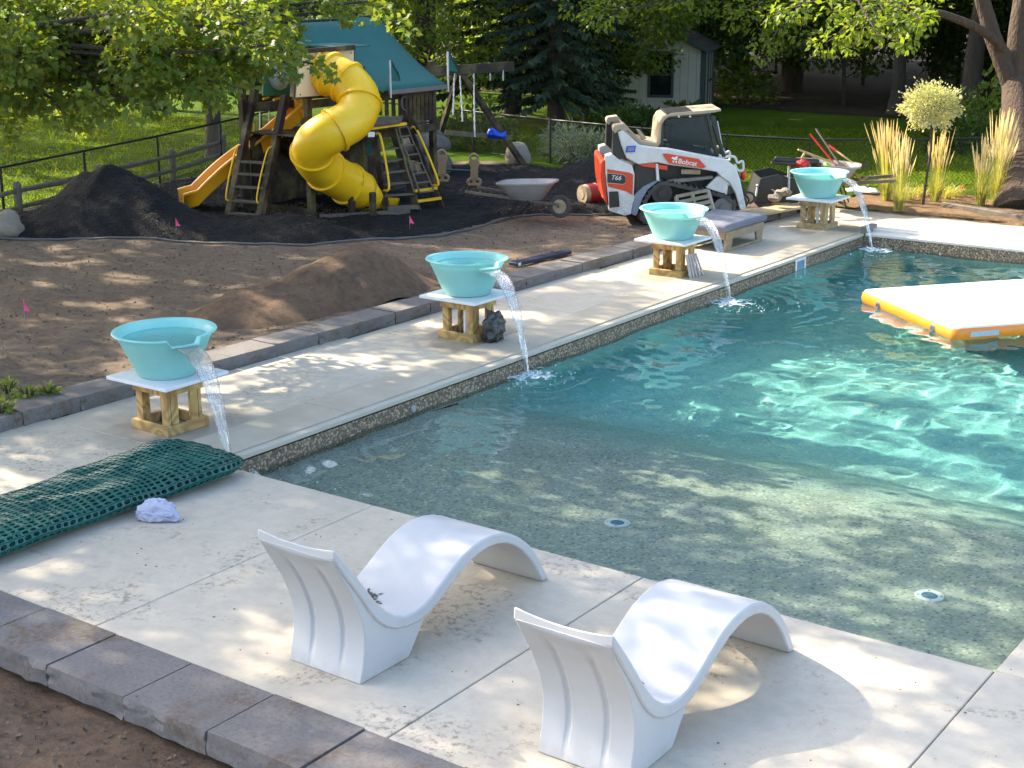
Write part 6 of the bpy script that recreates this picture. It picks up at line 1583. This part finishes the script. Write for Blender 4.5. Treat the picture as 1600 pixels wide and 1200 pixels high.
# --- linden whose sunlit boughs hang over the shed
t0_ = G(1398, 178, .03)
hang = [(1010, 2, .25), (1060, 0, .3), (1095, 4, .25), (1120, 6, .3), (1150, 30, .32), (1170, 12, .4), (1188, 38, .34), (1205, 62, .3), (1190, 80, .28), (1230, 22, .4), (1250, 48, .26), (905, 8, .4), (940, 18, .42), (965, 8, .4), (925, 30, .25)]
cen = [(tuple(at(px, py, rng.uniform(33.0, 35.5))), r*1.35) for px, py, r in hang]
tree('linden_tree', 'linden with bright sunlit boughs hanging over the shed roof', t0_, 4.2, .2, cen+crown_centers((-15.5, 35.5, 8.0), (5.0, 3.0, 3.0), 40, .9, rng, 5.2), 110, .13, 'diamond', 'leaf_bright', 'bark', 25, masked=False)

# --- spruces beside the shed
def spruce_mesh(seed, hgt=14, rad=2.1, low=1.1):
    rng_ = np.random.default_rng(seed); P = []; D = []; b_ = MB()
    b_.tube([(0, 0, -.2), (0, 0, hgt*.5), (0, 0, hgt)], [.26, .15, .02], 9)
    z = low; wh = 0
    while z < hgt-.3:
        L = rad*(1-(z/hgt))**.8+.15; nb = 8
        for k in range(nb):
            a = 2*math.pi*k/nb+wh+rng_.normal(0, .15); l_ = L*rng_.uniform(.75, 1.1); dv = np.array([math.cos(a), math.sin(a), 0])
            pts = [Vector((dv[0]*l_*s, dv[1]*l_*s, z-.32*l_*s**1.3+.12*l_*s**3)) for s in (0, .35, .7, 1)]
            b_.tube(pts, [.022, .016, .01, .004], 5, cap=False)
            m = int(70*l_)
            for q in range(m):
                s = (q+rng_.random())/m; p = np.array([dv[0]*l_*s, dv[1]*l_*s, z-.32*l_*s**1.3+.12*l_*s**3]); sd = rng_.choice([-1, 1]); pv = np.array([-dv[1], dv[0], 0])*sd
                P.append(p); D.append(dv*.7+pv*.8+np.array([0, 0, -.35]))
        z += .30+.02*z; wh += .4
    return b_.mesh('trunk', M['bark'], 60), leaf_mesh('crown', np.array(P), .19, M['spruce'], 'needle', rng_, droop=.25, dirs=np.array(D), spread=.5)
tm, cm = spruce_mesh(5)
sp_ = [(G(868, 205, .03), .95, 'dark spruce with a bare lower trunk, right of the swing frame'), (G(918, 184, .03), .74, 'dark spruce drooping over the left half of the shed'), (G(800, 183, .03), 1.15, 'dark spruce farther back behind the swing frame')]
for i, ((x, y, _z), s, lab) in enumerate(sp_):
    t = thing('spruce', lab, 'tree', (x, y, .03), i*1.3, 'spruces by the shed'); t.scale = (s, s, s)
    inst(tm, 'trunk', t); inst(cm, 'crown', t)['kind'] = 'stuff'

# --- the wood behind: low leafy young trees, tall trees, bare trunks
def wood_proto(seed, hgt, zc, rx, rz, n, rcl, per, size, leaf, trunk_r, zmin):
    rng_ = np.random.default_rng(seed); cc_ = crown_centers((0, 0, zc), (rx, rx, rz), n, rcl, rng_, zmin)
    b_ = MB(); limb(b_, (0, 0, -.2), (.1, .1, hgt), trunk_r, trunk_r*.3, 8, .03, seed)
    for ci, (c, r) in enumerate(cc_[:26]): limb(b_, (.03, .03, max(.5, c[2]*.72)), c, trunk_r*.25, .012, 4, .1, ci)
    P, D = cluster_points(cc_, per, rng_); return b_.mesh('trunk', M['bark'], 60), leaf_mesh('crown', P, size, M[leaf], 'diamond', rng_, dirs=D)
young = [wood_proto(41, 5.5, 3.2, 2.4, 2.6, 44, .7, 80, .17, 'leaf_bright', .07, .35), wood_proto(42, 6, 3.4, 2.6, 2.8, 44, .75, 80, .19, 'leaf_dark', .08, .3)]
tall = [wood_proto(43, 15, 11.5, 4.6, 6.0, 95, 1.25, 46, .30, 'leaf_dark', .24, 4.6), wood_proto(44, 17, 12, 4.2, 6.5, 90, 1.3, 46, .30, 'leaf_dark', .28, 5.4)]
ys_ = [(-25.8, 32.0, 0), (-23.6, 37.5, 0), (-27.5, 38.5, 0), (-31, 41, 1), (-26.5, 43, 0), (-23.0, 45.5, 1), (-19.2, 44.8, 0), (-33, 45, 1), (-17.0, 49, 1), (-28, 49, 1), (-13.5, 47.5, 1), (-9.0, 40.2, 0), (-10.8, 44, 1), (-7, 46, 1), (-22, 53, 1), (-14, 56, 1), (-34, 55, 1), (-40, 47, 1), (-43, 40, 1), (-8, 53, 1), (-27.5, 57, 1), (-18, 61, 1), (-46, 55, 1), (-11, 63, 1), (-24, 66, 1), (-33, 65, 1), (-40, 63, 1), (-50, 47, 1), (-55, 56, 1), (-4, 60, 1), (-30, 72, 1), (-20, 74, 1), (-40, 74, 1), (-12, 73, 1), (-50, 68, 1)]
for i, (x, y, k) in enumerate(ys_):
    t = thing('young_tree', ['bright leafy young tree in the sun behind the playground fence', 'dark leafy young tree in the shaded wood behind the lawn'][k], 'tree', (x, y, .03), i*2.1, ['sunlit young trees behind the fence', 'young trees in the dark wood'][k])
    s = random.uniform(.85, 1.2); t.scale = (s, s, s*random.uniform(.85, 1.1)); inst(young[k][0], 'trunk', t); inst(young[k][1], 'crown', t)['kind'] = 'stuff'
tl_ = [(-13.97, 41.2, 1.2), (-19.8, 54.8, 1), (-16.5, 50.5, 1.4), (-27.5, 44.5, 1.25), (-34, 42, 1.2), (-23, 49, 1.45), (-10, 49.5, 1.4), (-38, 52, 1.1), (-30, 58, 1.1), (-7, 56, 1), (-14, 60, 1.1), (-22, 62, 1.1), (-45, 62, 1.1), (-36, 66, 1.1), (-27, 70, 1.1), (-5, 67, 1.1), (-16, 70, 1.1), (-48, 50, 1.1), (-2, 48, 1), (-55, 62, 1.2)]
for i, (x, y, s) in enumerate(tl_):
    lab = 'tall bare-trunked tree in the dark wood behind the lawn'
    if i == 0: lab = 'straight grey trunk standing behind the clipped ball tree'
    t = thing('woodland_tree', lab, 'tree', (x, y, .03), i*1.7, 'tall trees of the dark wood'); t.scale = (s, s, s); inst(tall[i % 2][0], 'trunk', t); inst(tall[i % 2][1], 'crown', t)['kind'] = 'stuff'

# --- shrubs, hostas and ground plants
def shrub(name, label, loc, r, h_, n, size, leaf, kind, seed, cat='shrub', group=None, zlo=.0):
    rng_ = np.random.default_rng(seed); t = thing(name, label, cat, loc, 0, group)
    q = rng_.normal(0, 1, (n, 3)); q /= np.linalg.norm(q, axis=1, keepdims=True); q[:, 2] = np.abs(q[:, 2]); k = rng_.uniform(.2, 1, n)**.5
    bump = 1+.25*np.sin(q[:, 0]*5+seed)*np.cos(q[:, 1]*4)
    P = q*k[:, None]*bump[:, None]*np.array([r, r, h_]); P[:, 2] += zlo
    me = leaf_mesh('foliage', P, size, M[leaf], kind, rng_, dirs=q, droop=.3); inst(me, 'foliage', t)['kind'] = 'stuff'
    b_ = MB()
    for j in range(7): a = j*.9; b_.tube([(0, 0, -.05), (r*.4*math.cos(a), r*.4*math.sin(a), h_*.5+zlo), (r*.6*math.cos(a), r*.6*math.sin(a), h_*.8+zlo)], [.012, .009, .005], 5)
    b_.build('stem', M['bark'], t); return t
M['hosta'] = leafmat('hosta_leaf', (.10, .15, .09), (.16, .21, .14), (.30, .34, .27), .3)
for i, (px, py, r, h_, lab) in enumerate(((905, 262, .62, .75, 'pale variegated plant clump by the fence left of the loader'), (880, 250, .5, .7, 'pale plant clump at the left end of the fence bed'), (940, 262, .55, .65, 'pale plant clump by the fence just behind the loader arm'))):
    shrub('hosta', lab, tuple(G(px, py, .05)+ff*1.2), r, h_, 420, .26, 'hosta', 'blade', 60+i, 'plant', 'pale plants along the fence')
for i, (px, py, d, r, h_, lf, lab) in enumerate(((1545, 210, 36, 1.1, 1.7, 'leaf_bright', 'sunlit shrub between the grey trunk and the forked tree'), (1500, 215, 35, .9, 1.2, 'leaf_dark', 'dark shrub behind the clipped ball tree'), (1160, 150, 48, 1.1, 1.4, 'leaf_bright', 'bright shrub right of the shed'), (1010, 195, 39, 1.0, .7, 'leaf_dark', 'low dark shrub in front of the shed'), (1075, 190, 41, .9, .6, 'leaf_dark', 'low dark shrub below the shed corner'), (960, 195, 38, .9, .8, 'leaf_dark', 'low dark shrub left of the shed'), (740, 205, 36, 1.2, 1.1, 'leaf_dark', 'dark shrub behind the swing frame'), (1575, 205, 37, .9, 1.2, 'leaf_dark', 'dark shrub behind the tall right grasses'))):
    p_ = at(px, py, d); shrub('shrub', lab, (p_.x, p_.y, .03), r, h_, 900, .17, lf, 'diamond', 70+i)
# clipped ball tree
g = G(1442, 320, .06); c_ = at(1441, 168, 26.4); c_ = Vector((g.x+.02, g.y, c_.z))
M['willow'] = leafmat('variegated_leaf', (.28, .31, .20), (.36, .38, .27), (.50, .50, .38), .4)
t = thing('ball_tree', 'clipped ball tree with pale variegated leaves on a thin stem', 'tree', g)
b = MB(); b.tube([(0, 0, -.05), (.03, .0, .5), (.07, .02, 1.0), (.03, 0, c_.z-g.z-.1)], [.026, .024, .022, .02], 8)
for j in range(14): a = j*.77; b.tube([(.03, 0, c_.z-g.z-.25), (.3*math.cos(a), .3*math.sin(a), c_.z-g.z+.15*math.sin(j))], [.012, .005], 5)
b.build('trunk', M['bark'], t)
rng_ = np.random.default_rng(8); n = 5200; q = rng_.normal(0, 1, (n, 3)); q /= np.linalg.norm(q, axis=1, keepdims=True); k = rng_.uniform(.25, 1, n)**.45*(1+.22*np.sin(q[:, 0]*6+1)*np.sin(q[:, 1]*7)+.16*np.sin(q[:, 2]*9+q[:, 0]*4))*np.where(rng_.uniform(0, 1, n) < .06, 1.18, 1)
P = q*k[:, None]*np.array([.50, .50, .37]); P[:, 2] += c_.z-g.z+.02
inst(leaf_mesh('crown', P, .055, M['willow'], 'diamond', rng_, dirs=q, up=.5), 'crown', t)['kind'] = 'stuff'
# feather reed grasses
M['blade_g'] = leafmat('grass_blade', (.22, .26, .06), (.30, .31, .09), (.40, .38, .16), .4); M['plume'] = leafmat('grass_plume', (.66, .60, .42), (.72, .66, .48), (.58, .50, .32), .35)
def reed_grass(label, px, py, h_, spread, ns, seed, tilt=(0, 0)):
    g = G(px, py, .06); t = thing('reed_grass', label, 'ornamental grass', g, 0, 'reed grasses behind the far deck'); r_ = random.Random(seed); b_ = MB(); p_ = MB()
    for k in range(ns):
        a = r_.uniform(0, 6.28); q = r_.random()**.7*spread; bx, by = .10*q/spread*math.cos(a), .10*q/spread*math.sin(a); hh = h_*r_.uniform(.58, 1.0); q *= r_.choice((1, 1, 1, 1.5))
        tx, ty = q*math.cos(a)+tilt[0]*hh, q*math.sin(a)+tilt[1]*hh; w = .003
        pts = [Vector((bx+(tx-bx)*s**1.4, by+(ty-by)*s**1.4, hh*s)) for s in (0, .3, .6, .74)]
        nrm = Vector((-math.sin(a+1), math.cos(a+1), 0))
        for u, v in zip(pts, pts[1:]): b_.add([u-nrm*w, u+nrm*w, v+nrm*w, v-nrm*w], [(0, 1, 2, 3)])
        e = pts[-1]; f_ = Vector((bx+(tx-bx)*1.05, by+(ty-by)*1.05, hh)); m = e.lerp(f_, .45)
        p_.tube([e, m, f_], [.003, .009, .002], 5, cap=False)
    for k in range(int(ns*2.2)):
        a = r_.uniform(0, 6.28); l_ = r_.uniform(.35, .85)*h_*.62; o = r_.uniform(.10, .34); w = .006
        pts = [Vector((math.cos(a)*(.03+o*s**1.6), math.sin(a)*(.03+o*s**1.6), l_*(s-.28*s**3))) for s in (0, .35, .7, 1)]; nrm = Vector((-math.sin(a), math.cos(a), 0))
        for i_, (u, v) in enumerate(zip(pts, pts[1:])): w2 = w*(1-.3*i_); b_.add([u-nrm*w2, u+nrm*w2, v+nrm*w2*.7, v-nrm*w2*.7], [(0, 1, 2, 3)])
    tag(b_.build('blades', M['blade_g'], t), kind='stuff'); tag(p_.build('plumes', M['plume'], t), kind='stuff')
reed_grass('tall reed grass with tan plumes, leftmost behind the far bowl', 1384, 314, 1.52, .28, 95, 1, (-.05, -.02))
reed_grass('yellow green reed grass standing closest to the far deck', 1404, 330, 1.42, .19, 70, 2)
reed_grass('reed grass with tan plumes right behind the ball tree stem', 1462, 316, 1.42, .18, 60, 3, (.04, 0))
reed_grass('drooping greenish reed grass at the left of the right pair', 1532, 322, 1.30, .25, 75, 4)
reed_grass('tallest reed grass with straw plumes near the forked tree', 1556, 318, 1.75, .25, 95, 5, (.04, .02))
def tuft(label, p, n, h_, seed, leaf='blade_g', cat='grass tuft', name='grass_tuft', group=None):
    r_ = random.Random(seed); b_ = MB()
    for k in range(n):
        a = r_.uniform(0, 6.28); l_ = r_.uniform(.5, 1)*h_; o = r_.uniform(.3, .8)*h_; w = .006; bx, by = r_.gauss(0, .05), r_.gauss(0, .05)
        pts = [Vector((bx+math.cos(a)*o*s**1.5, by+math.sin(a)*o*s**1.5, l_*(s-.35*s**3))) for s in (0, .4, .75, 1)]; nrm = Vector((-math.sin(a), math.cos(a), 0))
        for u, v in zip(pts, pts[1:]): b_.add([u-nrm*w, u+nrm*w, v+nrm*w*.7, v-nrm*w*.7], [(0, 1, 2, 3)])
    o = b_.build(name, M[leaf]); o.location = p; return tag(o, label, cat, group)
for i, (px, py, h_, lab) in enumerate(((1420, 312, .42, 'arching grass tuft between the leftmost reed grasses'), (1480, 312, .45, 'arching grass tuft right of the ball tree stem'), (1495, 308, .35, 'small grass tuft left of the fence post by the spigot'), (1580, 318, .5, 'loose grass tuft at the foot of the forked tree'), (1440, 308, .4, 'grass tuft just left of the ball tree stem'))):
    tuft(lab, G(px, py, .06), 70, h_, 90+i, group='grass tufts in the far bed')
# weeds in the near left soil
M['weed'] = leafmat('weed_leaf', (.11, .18, .03), (.16, .22, .04), (.20, .24, .05), .4)
for i, (px, py, r, lab) in enumerate(((12, 612, .16, 'green weed clump at the left edge beside the kerb'), (45, 622, .14, 'green weed clump second from the left edge beside the kerb'), (78, 618, .10, 'small green weed nearest the first bowl stand'), (2, 645, .12, 'green weed hanging over the kerb at the left edge'))):
    shrub('weed', lab, tuple(G(px, py, .12)), r, .12, 90, .06, 'weed', 'diamond', 120+i, 'weed', 'weeds in the soil by the kerb')
# --- uncountable cover: lawn blades, mulch chips, clods, straw
def scatter(name, label, cat, poly, n, zf, size, mat, kind, seed, up=0, droop=.1, skip=None):
    rng_ = np.random.default_rng(seed); xs = [q[0] for q in poly]; ys = [q[1] for q in poly]; P = []
    while len(P) < n:
        x, y = rng_.uniform(min(xs), max(xs)), rng_.uniform(min(ys), max(ys))
        if inside(x, y, poly) and not (skip and skip(x, y)): P.append((x, y, zf(x, y)))
    me = leaf_mesh(name, np.array(P), size, M[mat], kind, rng_, droop=droop, up=up); o = inst(me, name); return tag(o, label, cat, kind='stuff')
M['grass'] = leafmat('lawn_blade', (.10, .17, .012), (.135, .20, .014), (.18, .22, .018), .48, .9, .9, .03)
scatter('lawn_grass', 'short mown grass of the lawn left of the fence', 'grass', [(-21.9, 13.0), (-30, 13.5), (-40, 27), (-38, 31), (-25.5, 29.3), (-24.4, 23), (-23.4, 20)], 26000, lambda x, y: .03, .11, 'grass', 'blade', 5, up=.9)
scatter('lawn_grass', 'short mown grass of the lawn behind the far fence', 'grass', [(-24, 29), (-16, 27.2), (-12.2, 27.1), (-10.4, 28.4), (-4, 30), (-4, 37), (-16, 38), (-24, 34)], 24000, lambda x, y: .03, .11, 'grass', 'blade', 6, up=.9)
M['chip'] = pm('mulch_chip', (.010, .010, .012), (.028, .026, .027), 3, .8, .2); M['straw'] = pm('straw_bits', (.30, .23, .14), (.18, .13, .08), 3, .9, 0); M['clod'] = pm('soil_clod', (.13, .098, .074), (.10, .075, .057), 5, .95, .5)
scatter('mulch_chips', 'loose black wood chips over the mulch bed', 'mulch', MUL, 16000, lambda x, y: mulch_z(x, y)+.012, .06, 'chip', 'blade', 7, up=.25)
scatter('straw_bits', 'pale straw and bark bits strewn over the dug soil', 'straw', [(-12.3, 7), (-20, 7), (-20, 14.5), (-15, 17.5), (-14.2, 21), (-12.2, 22)], 2600, lambda x, y: soil_z(x, y)+.012, .06, 'straw', 'blade', 8, up=.1)
scatter('soil_clods', 'small crumbs of soil over the dug yard', 'soil', [(-12.2, 6), (-20.5, 7), (-20.5, 14), (-15, 17.3), (-14.2, 21), (-12.0, 22)], 5000, lambda x, y: soil_z(x, y), .032, 'clod', 'maple', 9, up=.3)
scatter('trench_crumbs', 'crumbs of soil below the near stone border', 'soil', [(-12, 3), (-3, 3), (-3, 5.05), (-12, 5.05)], 2500, lambda x, y: -.19+.03*noise.noise((x*2, y*2, 3)), .03, 'clod', 'maple', 10, up=.4)
for i, (poly, n) in enumerate(([[(-18.9, 18.0), (-17.3, 18.2), (-16.7, 19.2), (-18.4, 19.4)], 700], [[(-17.4, 22.0), (-16.2, 21.6), (-15.8, 22.6), (-17.3, 23.2)], 260], [[(-22.6, 18.8), (-21.2, 18.4), (-20.9, 20.2), (-22.8, 20.6)], 320], [[(-15.2, 20.4), (-14.4, 20.4), (-13.9, 21.6), (-15, 21.8)], 220])):
    scatter('pale_chips', ['pale wood chips under the playset tower', 'pale wood chips right of the climbing ladder', 'pale wood chips behind the flat slide', 'pale wood chips beside the empty wheelbarrow'][i], 'wood chips', poly, n, lambda x, y: mulch_z(x, y)+.015, .065, 'straw', 'blade', 40+i, up=.15)
